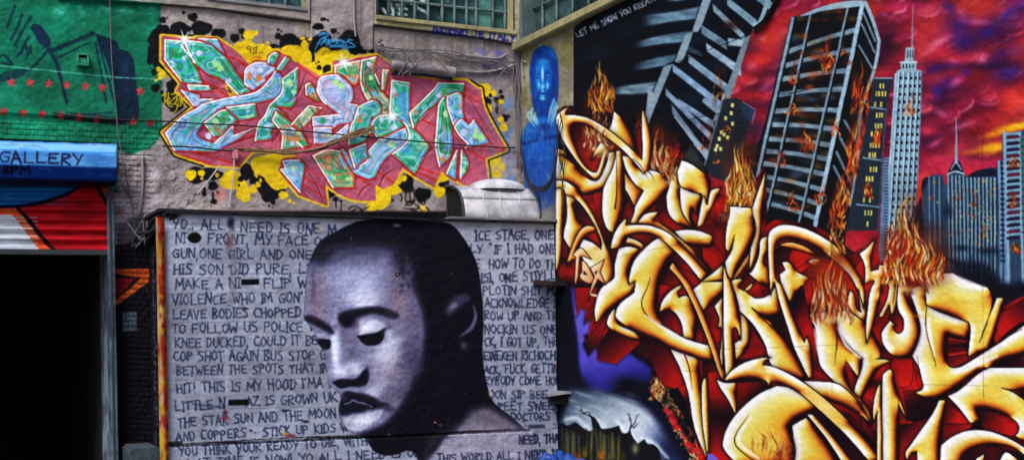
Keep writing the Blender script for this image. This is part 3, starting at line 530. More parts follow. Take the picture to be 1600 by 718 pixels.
    for s_,st in (
     ('@R1 48,556c 100,575 118,640 @R2 112,60 100,200 95,330 80,460 45,575c',GOLD),
     ('@R2 118,15c 165,30 190,60c 165,90 180,140 200,190 250,240c 262,262c 220,310 185,370 152,402c 120,350 103,300 128,160',GOLD),
     ('@R1 48,335c 75,325 110,345 152,384c 115,368 85,365c 180,440 270,530 325,548 360,525 400,440 425,350c 475,345c 478,480 420,575 330,625 265,650c 200,600 120,560 48,548c',GOLD),
     ('@R1 48,545c 110,550 175,590 235,650 @R2 215,10 290,120 350,240 395,370 440,450 462,540 450,600 400,662c 370,620 330,590c 270,520 225,450 200,420 240,330c 300,350 350,385 365,402c 368,340 320,230 260,130 190,50 120,15c @R1 90,600 48,600c',CREAM),
     ('@R1 455,60c 530,130 600,250 625,352c 560,310 500,260 420,190c 440,150',GOLD),
     ('@R1 300,405c 320,350 350,300 365,280c 400,300 420,345c 380,360 330,370',CREAM),
     ('@R1 470,345c 500,340 518,400 527,600 @R2 530,80 500,200 450,290c 405,250 375,150 378,0 @R1 400,560 440,480 465,400',GOLD),
     ('@R1 530,480c 560,530 620,580 665,625c @R2 640,30 600,105c 560,20 @R1 535,610c',RUST),
     ('@R1 515,375c 570,385 605,440 665,498c 700,472c 770,490 820,540 865,600c @R2 825,0 740,90 640,175 625,222c 570,217c 600,140 605,100 665,-10c @R1 600,570 540,470',GOLD),
     ('@R1 143,28c 95,55 52,100 60,170 100,270 165,370 240,465 325,543c 355,520 385,440 405,345c 385,350 350,460 335,490c 290,480 220,400 180,300 160,220 165,165 200,143 280,160 390,235 520,335 610,430 665,498c 700,470c 715,380 722,300 715,230 690,150 655,35c 650,180 658,300 655,405c 600,345 450,215 300,120 200,92 115,88c 122,60',CREAM),
     ('@R1 905,430c 870,500 830,640 @R2 825,40 840,150 900,215 990,262c 1025,265c 1000,180 1000,125c 940,60 915,0 @R1 912,560',GOLD),
     ('@R1 920,590c 990,615 1060,650 @R2 1062,60 1045,160c 1000,125c 985,190 1030,270c 940,150 920,40c',GOLD),
     ('@R1 900,490c 932,405c 1000,432 @R5 10,495 48,535 50,620 20,718c @R1 1070,640c 1000,625 930,590 910,555c',GOLD),
     ('@R5 128,598c 60,620 35,718 @R6 10,30 @R2 1068,90 1040,246c @R6 5,232c 60,120 115,0',CREAM),
     ('@R2 880,272c 960,262 1040,268 @R6 20,285 72,315 66,377c 0,378 @R2 1000,372 930,332c',GOLD),
     ('@R2 620,217c 660,165 700,145 768,138c 738,188c 860,275 990,385 @R6 0,470 68,556c @R2 1100,545 980,430 840,320 740,250 650,217c',CREAM),
     ('@R2 552,315c 620,340 682,380c 662,406c 600,370 540,355c',CREAM),
     ('@R2 490,392c 560,380 628,395c 590,480 560,560 555,640c 610,617c 585,700 @R3 540,120 430,200 330,285c 322,200 345,90 380,30 @R2 455,600 462,500',GOLD),
     ('@R3 460,180c 420,240 410,300 470,350 560,390 655,412c 600,350 490,300 475,250c',GOLD),
     ('@R3 1045,70c 1090,0 1122,-20 1200,-60c 1200,60c 1085,210c',RUST),
     ('@R3 775,212c 800,130 860,60 936,15c 925,50 905,70 910,110c 960,95 990,110c 1040,235 1030,330 1025,412c 945,387c 930,290 885,215 830,190',GOLD),
     ('@R3 850,465c 900,560 @R4 940,90 990,240 1030,480 1120,712c 1138,560 1112,340 1085,210 1070,90 1055,0 @R3 975,510c',GOLD),
     ('@R2 768,320c 830,335 888,425c 830,500 780,620 @R3 765,90 760,200 800,305c 920,375 1000,410 @R7 78,452c 78,557c 0,545 @R3 1000,515 870,470 760,410 620,355 490,270 468,220 500,150 590,80 @R2 600,690 610,617c 570,645c 563,600 600,480 700,370',GOLD),
     ('@R7 0,0c 145,0c 140,80 5,200c @R3 1010,60c @R2 1010,682c 1060,640 @R6 0,620 80,560 155,495c @R7 145,-20c',GOLD),
     ('@R2 868,490c 930,570 1000,660 @R3 1010,60 @R7 5,220 70,390 158,642c 145,690c 120,650c 55,460 0,310 @R3 1000,130 930,0 @R2 845,532c',RUST),
     ('@R8 98,143c 160,168 238,166c 242,406c 190,300 130,210',CREAM),
     ('@R2 547,178c 500,225 455,300 430,396c 500,385 540,320 640,285 750,305 860,390 970,500 1062,616c 1122,575c 1000,440 860,300 740,242 640,228 540,232c',CREAM),
     ('@R6 370,300c 340,400 280,500 210,606c 240,600 310,510 328,485c 335,440 350,380',RUST),
     ('@R5 445,470c 400,600 360,718 @R6 345,130 375,220 370,300 340,390 c 335,450 330,553c 380,430 410,250 428,40c',CREAM),
     ('@R6 195,100c 345,110c 362,200 375,270 340,370 265,500 200,615c 170,560 160,490c 210,400 226,300c 195,400 178,412c 163,380 170,250 190,170',GOLD),
     ('@R6 465,310c 425,320 405,350 395,450 345,560 300,540c 360,600 430,650 492,667c 480,550 430,500 430,450c 468,400c',GOLD),
     ('@R7 85,170c 142,105c 145,560 140,600c 125,520 135,330 105,320c 120,260',CREAM),
     ('@R7 255,215c 320,270 335,380 300,480 235,545c 225,430c 275,400c 265,300',GOLD),
     ('@R6 285,605c 215,615 200,650 @R7 215,40 240,110 260,205c 350,290 440,440 500,600 700,690c 745,668c 640,480 500,300 350,180c 430,240 510,240 558,212c 540,100 510,30c 480,80 430,110 370,115c 300,60 330,20 @R6 362,635c 330,680 290,690 255,665c 262,640',GOLD),
     ('@R6 148,500c @R7 148,100 150,400 158,560 165,672c 220,600 222,450 215,330c 240,320 272,402c 265,250 240,120 200,0 @R6 175,590',GOLD),
     ('@R6 530,370c 620,352 720,380 835,455c 700,410 600,385',RUST),
     ('@R6 543,575c 583,545c 560,492c 610,492 670,560 752,598c 700,660 @R7 690,30 612,138c 575,60 @R6 555,640',GOLD),
     ('@R6 740,487c 780,465 832,470c 802,527c',CREAM),
     ('@R7 1040,60c 1018,130 1030,210 1070,270 1122,306c @R11 10,295 25,240 20,150 -10,60 -40,20c -25,80 -10,200 c @R7 1118,215 1085,185 1075,120 1065,80c',CREAM),
     ('@R6 480,718c 465,500 463,320 490,262 560,228 650,235 760,270 900,350 1020,460 1110,600 @R11 0,0 20,80 10,180 c -20,60 @R6 1090,680 1040,590 950,500 830,400 700,340 600,325 530,350 505,430 515,600 @R7 560,30 600,150 660,300 718,425c 735,385c 770,480 778,600 765,670c 745,668c 650,470 600,320 545,150 505,0',CREAM),
     ('@Z8 215,250c 225,310 260,360 302,400c 300,430 285,470 272,517c 298,525c 345,440 392,405c 345,400c 358,395 360,370 340,330 310,290 260,250c',GOLD),
     ('@Z8 135,262c 155,310 162,380 175,430 240,500 325,607c 325,560 262,490 248,440 250,405c 288,458c 302,400c 260,365 225,310 217,250c',GOLD),
     ('@R8 712,155c 850,160 977,182 1100,290 1136,336 1190,455c 1130,400 1000,330 900,290 800,220',CREAM),
     ('@R8 640,470c 740,415c 830,520 930,660 980,780c 660,780c',GOLD),
     ('@R8 745,395c 790,400 900,520 1080,740c 1000,740c 880,560',CREAM),
     ('@R8 530,190c 400,250 270,360 180,480 145,590 165,660 260,760c 640,760c 660,640 620,480c 680,420 760,380 850,340c 760,270 640,205',GOLD),
     ('@R8 155,152c 200,90 290,30 400,-5 485,-12c 450,10 428,45c 520,60 704,155 909,313 1136,541 1280,718c 1180,718c 1022,541 795,327 650,215 500,160 480,200c 440,150 300,140',CREAM),
     ('@R8 22,125c -5,200 0,450 38,707c 44,500 38,250',GOLD),
     ('@R12 145,110c 190,75 215,90 240,200 320,432c 300,400 258,320c 255,500 258,770c 152,770c 140,400',GOLD),
     ('@R12 130,165c 135,400 142,770c 110,770c 105,500 110,370c 76,450c 80,320 100,230',CREAM),
     ('@R12 550,290c 592,290c 580,400 560,560 558,770c 395,770c 390,650c 350,670 315,720c 310,660 350,600 420,500 500,390',GOLD),
     ('@R12 560,612c 640,550 760,505 900,510 1040,560 1200,650 1500,800c 1300,800c 1100,640 980,610 860,615 740,670 690,780c 553,780c',CREAM),
     ('@R12 810,705c 870,672c 862,780c 800,780c',CREAM),('@R12 980,720c 1020,660 1080,690 1136,740c 1100,780c 960,780c',CREAM),
     ('@R12 610,262c 700,215 820,110 905,62c 1400,60c 1400,215c 1080,215 990,205c 1080,240 1200,330 1400,520c 1400,760c 1250,640 1090,547c 1118,480 1050,410 900,360 815,350c 845,437c 770,455c 700,360',GOLD),
     ('@R11 330,60c 440,20 445,155c 540,205 650,245 750,280c 752,340 745,402c 680,395 600,370c 588,470 595,560 630,600 700,590 800,530 893,470c 960,430 1040,370 1400,130c 1400,440c 1122,510 1000,540 880,600 @R12 860,60 740,150 620,240 520,280 430,265 378,235c 425,220 438,190c 415,100 @R11 400,600 350,520c 400,400 408,300 380,200',GOLD),
     ('@R10 450,600c 540,570 640,565c 700,610 780,640 870,668 @R11 895,60 912,130 880,280 825,422c 850,350 900,220 945,110c 992,113c 960,240 920,400 890,466c 850,480 746,520c 755,420 762,330 750,280c 650,245 540,205 450,157c 445,60 430,20c',GOLD),
     ('@R11 140,70c 150,20 188,25 185,80 165,150 118,242c 150,240 190,160 203,226c 225,205 250,120 300,60 345,75c 320,10 280,-25 240,10 215,150c 228,60 225,0 180,-20 145,10',CREAM),
     ('@R11 250,60c 250,180 290,260 290,330 265,360 235,350 215,310c 240,310c 200,270c 150,330 135,370 150,440 200,500 260,530 330,520 380,450 405,350 380,240 330,150 300,80 345,75c 320,0 270,-15',CREAM),
     ('@R10 85,332c 68,450 62,555c 115,540c 120,510c 158,512c 162,540c 250,532c 240,485c 330,520 410,600 465,702c 390,630 290,600 150,605c 125,718 @R11 120,110 90,260 30,427c 28,300 55,80 @R10 90,620 20,640c 20,520 -20,430c 40,385',CREAM),
     ('@R2 322,242c 265,238 220,270 175,350 122,497c 165,475 200,460c 178,440 195,380 245,310 325,270c',RUST),
     ): bevel(C, s_, st)
    C.cur = None
    # inner creases of the letters
    for s_,w_,c in (('@R2 712,598c @R3 690,40 650,150 700,250 800,305c',(1,2,2,1.4),'#1a0606'),('@R1 475,360c 478,600 @R2 465,115c',(.8,2.4,3),'#3a0a0c'),('@R1 470,350c 440,380 430,410c',(2,.6),'#2a0a08'),
        ('@R7 935,300c 945,420 930,590c',(3.2,2.6,.6),'#4a1c0c'),('@R7 345,183c 480,310 620,450 745,668c',(1.2,2.2,2,1.4),'#160606'),('@R11 455,165c 450,330 520,588c',(1.4,2,1),'#140606'),
        ('@R8 330,400c 235,545 260,640 430,760c',(.8,2,2,1.6),'#140606'),('@R3 950,500c 985,600 @R4 1020,218c',(3,2.4,.6),'#7a1410'),('@R11 1122,330c 1040,375 970,430c',(1.6,1.2,.5),'#100606'),
        ('@R4 1070,20c 1078,110 1090,240c',(1,1.4,.5),'#30100c'),('@R2 130,100c 118,200 102,310c',(.6,1.6,.6),'#1c0808'),('@R6 345,380c 240,560 c',(.7,1.4),'#3a120c'),('@R11 385,520c 400,600 430,718c',(.8,1.4,1),'#180606'),
        ('@R1 690,475c 730,520 740,560c',(1.6,1.2,.4),'#1a0606'),('@R1 590,395c 640,440 700,540c',(1.2,1.6,.4),'#3a0c0c'),('@R8 430,150c 470,180 480,195c',(1,1.4,.6),'#2a0a08'),('@R2 95,0c 92,120 80,300c',(2,2,.6),'#6a3a1c'),
        ('@R12 255,90c 250,200 258,320c',(.5,1,1.2),'#6a3014'),('@R6 840,460c 920,440 960,500',(.5,1,.5),'#6a3014')):
        stroke(C,s_,w_,c,.6,.85)
    for s_,w_ in (('@R11 475,240c 470,330 510,520c',(2,6,2)),('@R8 350,410c 262,545 285,620 420,718c',(2,5,5,2)),('@R7 790,330c 815,480 845,590c',(2,5,3)),('@R7 950,320c 1010,440 1110,530c',(2,5,3)),('@R3 670,230c 800,320 900,370c',(2,5,3)),
                  ('@R10 650,590c 760,640 870,675c',(6,8,5)),('@R12 620,262c 700,330 780,440c',(2,4,3)),('@R12 640,95c 720,80 860,20 960,-20',(2,7,7,3)),('@R2 580,570c 640,450 740,350c',(2,5,3)),('@R3 345,180c 350,100 390,40',(2,4,2))):
        stroke(C,s_,w_,'#f7f3f4',2.2,.8)
    for x,y,rx,ry,t in ((680,330,50,22,'R11'),(570,170,0.1,.1,'R8'),(700,310,60,40,'R8'),(1000,540,50,60,'R7'),(240,250,50,60,'R6'),(610,600,50,24,'R6')):
        if rx > 1: blob(C,x,y,rx,ry,'#e8b43c',.35,tile=t)
    for x,y,rx,ry in ((690,320,60,20),(395,240,40,14)): blob(C,x,y,rx,ry,'#dc8a2c',.6,tile='R11',rot=10)
    # TDR tag
    for s_ in ('@R2 165,440c 210,395 240,400 300,470c 240,450 215,455c 205,590 178,665c 190,455c','@R2 230,480c 265,500 315,600 290,640 240,620 215,590c 232,560c','@R2 290,530c 388,472c 362,560c 402,650c 345,612c @R3 300,70c 275,135c 290,60 @R2 322,590c'):
        bevel(C,s_,[(0,'#f0d8b8'),(.5,'#e6b88c'),(1,'#a8603a')],1.3,k=4,halo=0)
    fill(C,'@R2 245,545c 272,580c 240,578c','#140606'); fill(C,'@R2 318,560c 340,545c 332,580c','#140606'); stroke(C,'@R3 300,90c 330,95',3,'#e8c8b0')
    # fire over the lettering
    C.cur = 7
    flame(C,925,955,238,170,40,121,-4,w=2.4,dark=.2); flame(C,1035,1060,285,225,40,122,-3,w=2.6,dark=.2)
    flame(C,1142,1176,325,240,46,123,2,w=3,dark=.1,pal=('#e8c070','#d8a030','#e8dca0','#b8902c'))
    flame(C,1266,1330,508,375,180,124,6,w=3.4,dark=.35,pal=('#d8a858','#c86a24','#e8d0a0','#a82c14','#c8b070','#8c3818','#b0a090'))
    flame(C,1388,1486,446,335,210,125,-16,w=3.8,dark=.35,pal=('#d8b060','#c8701c','#e8dcb8','#a82c14','#c8a030','#d86a1c'))
    flame(C,1386,1436,400,278,90,126,14,w=3.4,dark=.2,pal=('#d0a450','#b87430','#f0e4c0','#a83c1c'))
    flame(C,1300,1328,400,325,44,127,-6,w=2.8,dark=.3,pal=('#d0a450','#b87430','#f0d8a0','#a83c1c'))
    flame(C,1175,1245,722,640,44,128,-10,w=2.2,dark=0,pal=('#a85030','#c87850','#8c3820','#d8a080','#c8541c'))
    flame(C,1215,1245,740,665,50,129,-14,w=2.8,dark=.5,pal=('#a83a24','#c87850','#8c2018','#e0b090'))
    C.cur = None
    for x,y in ((1440,455),(1300,498),(1155,338),(945,238),(1048,288)):
        for k in range(14): blob(C,x+(r.rand()-.5)*50,y+(r.rand()-.5)*12,6,4,'#e8d496',.25)
    # ---- purple field, moonlit cliffs
    C.cur = 9
    fill(C,'871,440c 895,447c 900,495c 915,480c 918,508c 925,500c 920,530c 910,520 912,540 922,555 933,542 935,562 965,568c 985,550c 1010,560 1020,580 1035,610 1060,650 1100,730 1105,900c 860,900c','#0b0c28',1)
    C.cur = None
    fill(C,'@R3 150,40c 180,50 195,240c 225,190 255,200c 245,300c 292,270c 280,360c 245,370c 250,420c 240,440 265,500 280,525c 330,470 340,550c 470,580c 560,500c 700,590 718,620c 700,700 560,690 480,740 400,770 240,700 200,400','#5852b8',4,.9,grad=(890,450,940,620,[(0,'#4a48a8'),(.3,'#7c74d4'),(.65,'#6a60c8'),(1,'#2c2a7c')]))
    blob(C,540,720,90,60,'#06061a',.95,tile='R3'); blob(C,880,520,14,70,'#05060f',.9); blob(C,1015,622,36,26,'#080a28',.9,rot=35); blob(C,905,600,20,16,'#0a0b24',.8)
    fill(C,'@R4 80,440c 130,240 300,220 500,270 650,330 760,430 860,600 960,760 c 60,760c','#8f9fb0',10,.95,grad=(920,612,1000,730,[(0,'#4f5f70'),(.3,'#a9b6c4'),(.62,'#c9d3e2'),(.9,'#9fb0c8'),(1,'#5a6c94')]))
    blob(C,1045,700,18,40,'#0c1438',.7,rot=-32)
    for k in range(30): blob(C,895+r.rand()*110,612+r.rand()*40,14,3,('#c8d2dc','#7c8a98')[k%2],.3,20)
    for s_ in ('@R4 250,380c 330,430 390,480','@R4 120,430c 200,420 280,495','@R4 480,440c 560,520 650,600','@R4 660,560c 760,610 840,700'): stroke(C,s_,5,'#eef4ff',4,.7)
    cl = '@R4 70,460c 100,455 130,470 190,445c 220,470 260,500 285,510c 310,500 300,430 290,405c 320,410 350,450 370,490 395,495c 430,490 470,480c 500,470c 520,520 560,520 575,480c 590,540 630,600c 650,585 680,565c 700,600 740,605 780,640 800,718 840,705 c 870,800c 60,800c'
    fill(C,cl,'#11151f',.9)
    for k in range(90):
        x = 877+r.rand()*95; y0 = 668+r.rand()*14+max(0,(x-930))*.25; c_ = ('#3c3f3a','#6a6c3a','#23262e','#7c7442','#4a5058','#0c0e16')[r.randint(6)]
        stroke(C,np.array([(x,y0),(x+(r.rand()-.5)*6,y0+22+r.rand()*30)],np.float32),(2.2,3.4),c_,1.2,.6)
    for x,y,c_ in ((917,707,'#8c7c1c'),(942,712,'#c07818'),(905,715,'#b05018'),(995,700,'#a8a878'),(975,712,'#5c5018')): blob(C,x,y,6,10,c_,.75)
    for s_ in ('@R4 290,405c 260,390 230,365c','@R4 300,410c 280,380 240,380','@R4 260,390c 225,385','@R4 235,370c 225,350','@R4 575,500c 585,450 570,400 555,390c','@R4 580,490c 610,450 625,410 645,390c','@R4 575,430c 570,380','@R4 600,490c 640,450'):
        stroke(C,s_,(2.2,.6),'#0c0e14',.5)
    # splintered fire edge right of the cliffs
    C.cur = 7
    flame(C,1018,1040,625,566,50,131,-6,w=3.,dark=0,pal=('#e0a050','#c86a2c','#f0d8a0','#c83a1c'))
    for j in range(9):
        y = 600+j*12; x = 1030+j*6.8; flame(C,x-2,x+20,y+26,y-18,30,140+j,-9,w=3.0,dark=0,pal=('#d8b878','#c88a48','#f0e0b0','#a83a1c','#b8a060','#e8c890'))
    C.cur = None
    for k in range(26): t = r.rand(); blob(C,1040+t*55+(r.rand()-.5)*12,628+t*85,3+r.rand()*3,4,('#c81c24','#a01420','#d83030')[k%3],.75)
    for k in range(16): t = r.rand(); blob(C,1036+t*50,612+t*78,4,6,'#090714',.8)
    fill(C,'@R8 38,670c 80,680 140,740c 130,780c 30,780c','#6f66c0',1)
    # white scrawl under the ledge
    text(C,'LET ME SHOW YOU KREATE',(904,60),(1030,0),9,'#c0c8d4',1.5,5,.9,.1)
    # panel seams, drips, grime
    for s_ in ('@Z7 350,78c 650,20c','@R7 150,470c 1000,440','@R3 870,620c 1122,625c','@R12 440,182c 900,190','@R5 0,95c 165,70','@T2 250,445c 790,240','@T4 0,480c 350,470 1100,240'): stroke(C,s_,.7,'#1c1410',.5,.5)
    stroke(C,'1538,210c 1540,620c',.7,'#201018',.5,.5); stroke(C,'1305,380c 1303,620c',.6,'#302018',.5,.35)
    lm = np.where(C.id==6,.3,1.).astype(np.float32); mottle(C,.10,5,5,401,3,lm); mottle(C,.10,60,40,402,4,lm)
    return C
# ============================================================ BACK WALL PAINTING
# ids: 0 plaster, 1 green paint, 2 wildstyle piece, 3 black and yellow splash halo, 4 crate and hand drawing, 5 dark brick foot
def paint_back():
    C = Canvas('#948b8e'); r = RS(9)
    X,Y = np.meshgrid(np.arange(CW)-PADX, np.arange(CH)-PADY)
    n = fbm(CH,CW,60,44,501,5); n2 = fbm(CH,CW,18,15,502,4); n3 = fbm(CH,CW,34,60,503,4)
    C.c[:] = ramp(n,[(0,'#5e5a5a'),(.4,'#837c7c'),(.6,'#958d8d'),(.8,'#9c948a'),(1,'#aea69c')])
    # peeling plaster left of the lettering box
    peel = ss(.0,1,1)*ss(300,250,X)*ss(215,250,Y)+ss(480,300,X)*ss(225,260,Y)*.8
    C.c[:] = C.c*(1-.55*peel[...,None]) + ramp(n2,[(0,'#4c4646'),(.3,'#7a7274'),(.55,'#988f92'),(.8,'#aaa2a6'),(1,'#bcb4b6')])*(.55*peel[...,None])
    for k in range(170):
        x = 195+r.rand()*250; y = 232+r.rand()*100; a = r.rand()*6.3; q = [(x,y)]
        if x > 330 and y < 300: continue
        for j in range(r.randint(3,7)): a += (r.rand()-.5)*1.8; q.append((q[-1][0]+4*math.cos(a)*1.3, q[-1][1]+4*math.sin(a)))
        q = np.array(q,np.float32); stroke(C,q,(.3,1.1,.3),'#3c3434',.4,.75); stroke(C,q-[1,1.2],(.3,1.4,.3),'#bcb2b6',.5,.55)
    for k in range(120):
        x = 250+r.rand()*570; y = 30+r.rand()*60; l = 20+r.rand()*120; stroke(C,np.array([(x,y),(x+(r.rand()-.5)*3,y+l)],np.float32),(1+r.rand()*4,2+r.rand()*3,.5),('#5c5654','#a49c90','#4c4848','#746a64')[k%4],2.,.28)
    for k in range(60): blob(C,250+r.rand()*570,40+r.rand()*290,3+r.rand()*9,2+r.rand()*6,('#5a5454','#aca294','#6c625c')[k%3],.3)
    # concrete beam under the windows
    fill(C,'90,-200c 90,0c 250,9c 400,24 484,36c 484,-200c','#8e8783',1,.9); fill(C,'583,-200c 583,41c 670,51c 812,72c 812,-200c','#938c85',1,.9)
    fill(C,'583,28c 670,37c 803,50c 803,68c 790,66c 583,39c','#a09a78',.8,.8)
    for k in range(40): blob(C,585+r.rand()*220,30+r.rand()*36,4+r.rand()*6,2,('#b8a860','#80786c','#a8a08c')[k%3],.5,8)
    for s_ in ('170,0c 250,9c 330,15c 420,28c 484,36c','583,41c 670,51c 740,60c 800,70c'): stroke(C,s_,2.2,'#3c3634',.8,.85)  # shadow line below the beam, painted into the plaster colour
    for x,w_ in ((484,1.2),(553,1.4),(557,1),(563,1.2),(583,1.6)): stroke(C,'%d,-60c %d,80c'%(x,x-1),w_,'#4a4244',.6,.7)
    fill(C,'552,-60c 568,-60c 566,70c 551,66c','#7c7478',1,.6)
    # green paint with the faint drawings and the red stars
    C.cur = 1
    fill(C,'-200,-200c 90,-200c 90,-6c 250,7c 253,90 252,160 254,205c 240,226 222,236 205,240 184,234c 184,300c -200,300c','#1a7c60',1)
    g = C.id == 1; C.cur = None
    gc = ramp(n*.5+n2*.5,[(0,'#0b5444'),(.4,'#126a54'),(.6,'#187a62'),(1,'#26907a')]); C.c[g] = gc[g]
    blob(C,30,60,120,60,'#12806a',.4)
    gx = lambda s_,w_,c='#0c3048',a=.8,so=1.3: stroke(C,s_,w_,c,so,a,rough=.4)
    for s_ in ('@L0 105,45 80,110 50,190','@L0 155,100 120,200 75,280','@L0 215,120 150,230 105,320','@L0 200,260 170,320 145,380'): gx(s_,4.2,a=.75)
    C.cur = 4
    fill(C,'@L0 215,200c 240,170 290,190 330,240 355,280 350,320 325,340 280,310 240,240','#14304e',1.6,.85)
    C.cur = None
    for s_,w_ in (('@L0 350,300 330,360 280,420 230,470 150,520 60,550',4),('@L0 0,400 30,390 70,430 80,460 20,440',4),('@L0 110,400 150,360 180,310 190,370',3),('@L0 160,330 210,350 180,420',3),('@L0 215,320 220,380',3),
        ('@L0 355,360c 500,300 650,240c',7),('@L0 400,410c 560,330 640,300c',3),('@L0 355,370c 390,430 430,560 470,718c',6),('@L0 400,470c 450,640 460,718c',2),('@L0 670,300c 710,520 745,718c',3.4),('@L0 680,250c 740,480 800,718c',3.4)): gx(s_,w_)
    C.cur = 4
    fill(C,'@L0 0,530 c 60,500 180,490 200,500 c 140,550 60,570 0,590c','#154850',1.6,.8)
    fill(C,'@L0 670,240c 760,270 820,300 835,350c 900,370 935,420 950,520 975,718c 965,850 835,870c 790,560','#152a44',1.4,.88)
    C.cur = None
    blob(C,880,470,40,50,'#2c5c70',.6,tile='L0')
    gx('111,180c 175,176c',2.2); gx('104,176c 182,184c',2,'#0c3040')
    fill(C,'85,180c 110,182 175,187 188,196c 150,192 120,189 85,184','#0c2c2c',1,.8)
    for k in range(44): x = 20+r.rand()*230; y = 188+r.rand()*40; stroke(C,np.array([(x,y),(x+6+r.rand()*10,y+r.rand()*2)],np.float32),1.,('#5cb49c','#a8b49c','#0e4c40')[k%3],.6,.5)
    for row in range(6):
        y = 193+row*8; stroke(C,'0,%dc 250,%dc'%(y,y+10),.9,'#0c5040',.6,.5)
        for k in range(9): x = 12+k*29+(row%2)*14; stroke(C,'%d,%dc %d,%dc'%(x,y,x,y+8),.8,'#0c5040',.6,.45)
    stroke(C,'-100,98c 0,103c 120,115c 185,121c 253,124c',1.8,'#7cc0b0',.8,.75,rough=.5)
    for x,y in ((18,129),(47,129),(76,131),(104,133),(133,135),(160,137),(219,143)): star(C,x,y,8.8,'#d04850',4,x)
    for x,y in ((6,174),(36,176),(66,178),(95,180),(123,183),(151,186),(182,189),(208,190),(235,192)): star(C,x,y,8.2,'#c43038' if x not in (182,) else '#5c2430',4,x)
    for k in range(40): x = 85+r.rand()*160; y = 6+r.rand()*14+x*.02; blob(C,x,y,3+r.rand()*5,2+r.rand()*3,'#5cac98',.35)
    # ---- splash halo
    C.cur = 3
    K = '#14161f'; YL = '#dcb824'
    for t,L in (('G1',[(110,130,60,45),(230,115,75,50),(380,110,75,52),(500,150,50,40),(320,32,36,30),(110,52,24,24),(55,150,30,32),(45,300,45,60),(20,210,10,10),(95,220,60,70),(60,530,32,30),(75,360,34,40),(60,250,50,60),(30,190,26,30),(50,420,20,24),(200,640,60,60),(20,340,22,26),(170,510,36,42),(180,600,70,80),(105,560,14,14),(142,38,7,8),(255,0,12,12),
            (613,178,32,32),(663,130,22,22),(673,172,14,12),(918,165,22,22),(1000,210,80,62),(890,240,30,22),(920,120,9,9),(940,132,7,7),(625,230,8,8),(1070,225,40,40),(1100,190,20,20)]),
        ('G3',[(65,165,22,24),(140,210,70,60),(30,240,28,20),(240,200,50,28),(65,122,8,8),(86,132,6,6),(342,103,42,24),(378,52,24,13),(410,60,9,8),(448,133,24,20),(480,147,7,7),(370,215,72,80),(560,190,76,62),(600,250,50,50),(300,320,22,40),(300,260,20,50),(460,240,60,40),(660,275,30,16),(720,272,24,14),(782,272,24,16),(793,232,12,12),(775,208,7,7),(790,196,6,6)]),
        ('G2',[(340,470,60,60),(440,460,90,44),(700,440,50,60),(820,510,70,90),(900,540,80,50),(840,620,36,36),(883,650,16,24),(462,540,34,34),(495,585,14,12),(855,678,9,9),(877,690,6,6),(470,650,22,18),(400,590,16,26),(740,500,24,34)]),
        ('G4',[(470,632,20,18),(507,645,12,10),(440,590,30,30),(30,560,90,70),(28,650,16,24),(960,520,60,60),(850,580,24,26),(835,615,20,18),(862,640,14,12),(1080,600,60,50)]),
        ('G6',[(745,40,15,15),(818,15,15,15),(828,52,16,18),(790,75,22,24),(790,140,14,30),(852,200,20,24),(875,185,9,12),(840,180,9,8),(720,90,30,40),(700,100,20,40),(400,625,16,14),(445,650,15,14),(410,660,24,22),(430,700,60,34),(740,230,30,40)])):
        for k,(x,y,a,b) in enumerate(L): disc(C,x,y,a,b,K,t,0,.6,k)
    for x,y,l in ((402,560,34),(462,590,60),):
        stroke(C,'@G2 %d,%dc %d,%dc'%(x,y,x,y+l),(4,3),K)
    stroke(C,'@G4 470,640c 472,690c',2,K); stroke(C,'@G4 508,645c 506,718c',1.6,K); stroke(C,'@G6 788,80c 790,150c',4,K)
    for t,L in (('G1',[(712,160,38,40),(758,142,20,18),(105,430,30,30),(162,432,24,24),(80,395,18,18),(90,450,20,16),(60,470,14,12),(190,460,16,20),(690,270,80,80),(800,280,90,60),(870,320,60,60),(1010,290,90,60),(1070,300,70,70),(650,240,40,40),(1105,225,24,24),(845,210,10,10),(1100,180,8,8)]),
        ('G3',[(40,290,50,40),(170,290,70,60),(230,330,80,80),(250,222,26,28),(235,180,20,12),(400,330,80,80),(340,400,60,60),(500,300,70,40),(470,340,60,50),(560,310,50,20),(285,190,14,8)]),
        ('G2',[(305,462,40,38),(380,450,26,22),(383,488,12,10),(590,500,80,70),(670,570,50,70),(690,620,34,34),(490,465,14,16),(860,400,130,90),(930,500,70,60),(745,562,26,32),(776,532,18,20),(795,502,10,16),(955,605,32,28),(998,645,14,10),(1022,662,6,7),(765,450,12,34)]),
        ('G4',[(60,480,90,80),(100,605,30,26),(148,645,16,12),(175,660,6,8),(780,620,70,90),(720,690,40,30),(850,560,60,44),(900,500,40,30)]),
        ('G6',[(700,20,50,70),(720,150,40,50),(820,210,22,22),(838,265,26,32),(770,25,20,24),(820,85,20,18),(760,500,60,60),(825,540,28,28),(790,590,34,28),(745,570,30,40),(60,700,60,40),(405,610,50,40),(390,715,40,40),(140,620,22,22)])):
        for k,(x,y,a,b) in enumerate(L): disc(C,x,y,a,b,YL,t,0,.6,k+3)
    for t,L in (('G3',[(353,385,18,18),(415,400,40,34),(350,345,8,8),(333,355,6,6),(430,385,22,20)]),('G2',[(655,492,20,20),(643,535,10,10)]),('G6',[(722,70,14,20),(745,40,12,13)])):
        for k,(x,y,a,b) in enumerate(L): disc(C,x,y,a,b,K,t,0,.6,k)
    blob(C,515,600,40,60,'#c87870',.7,tile='G2')
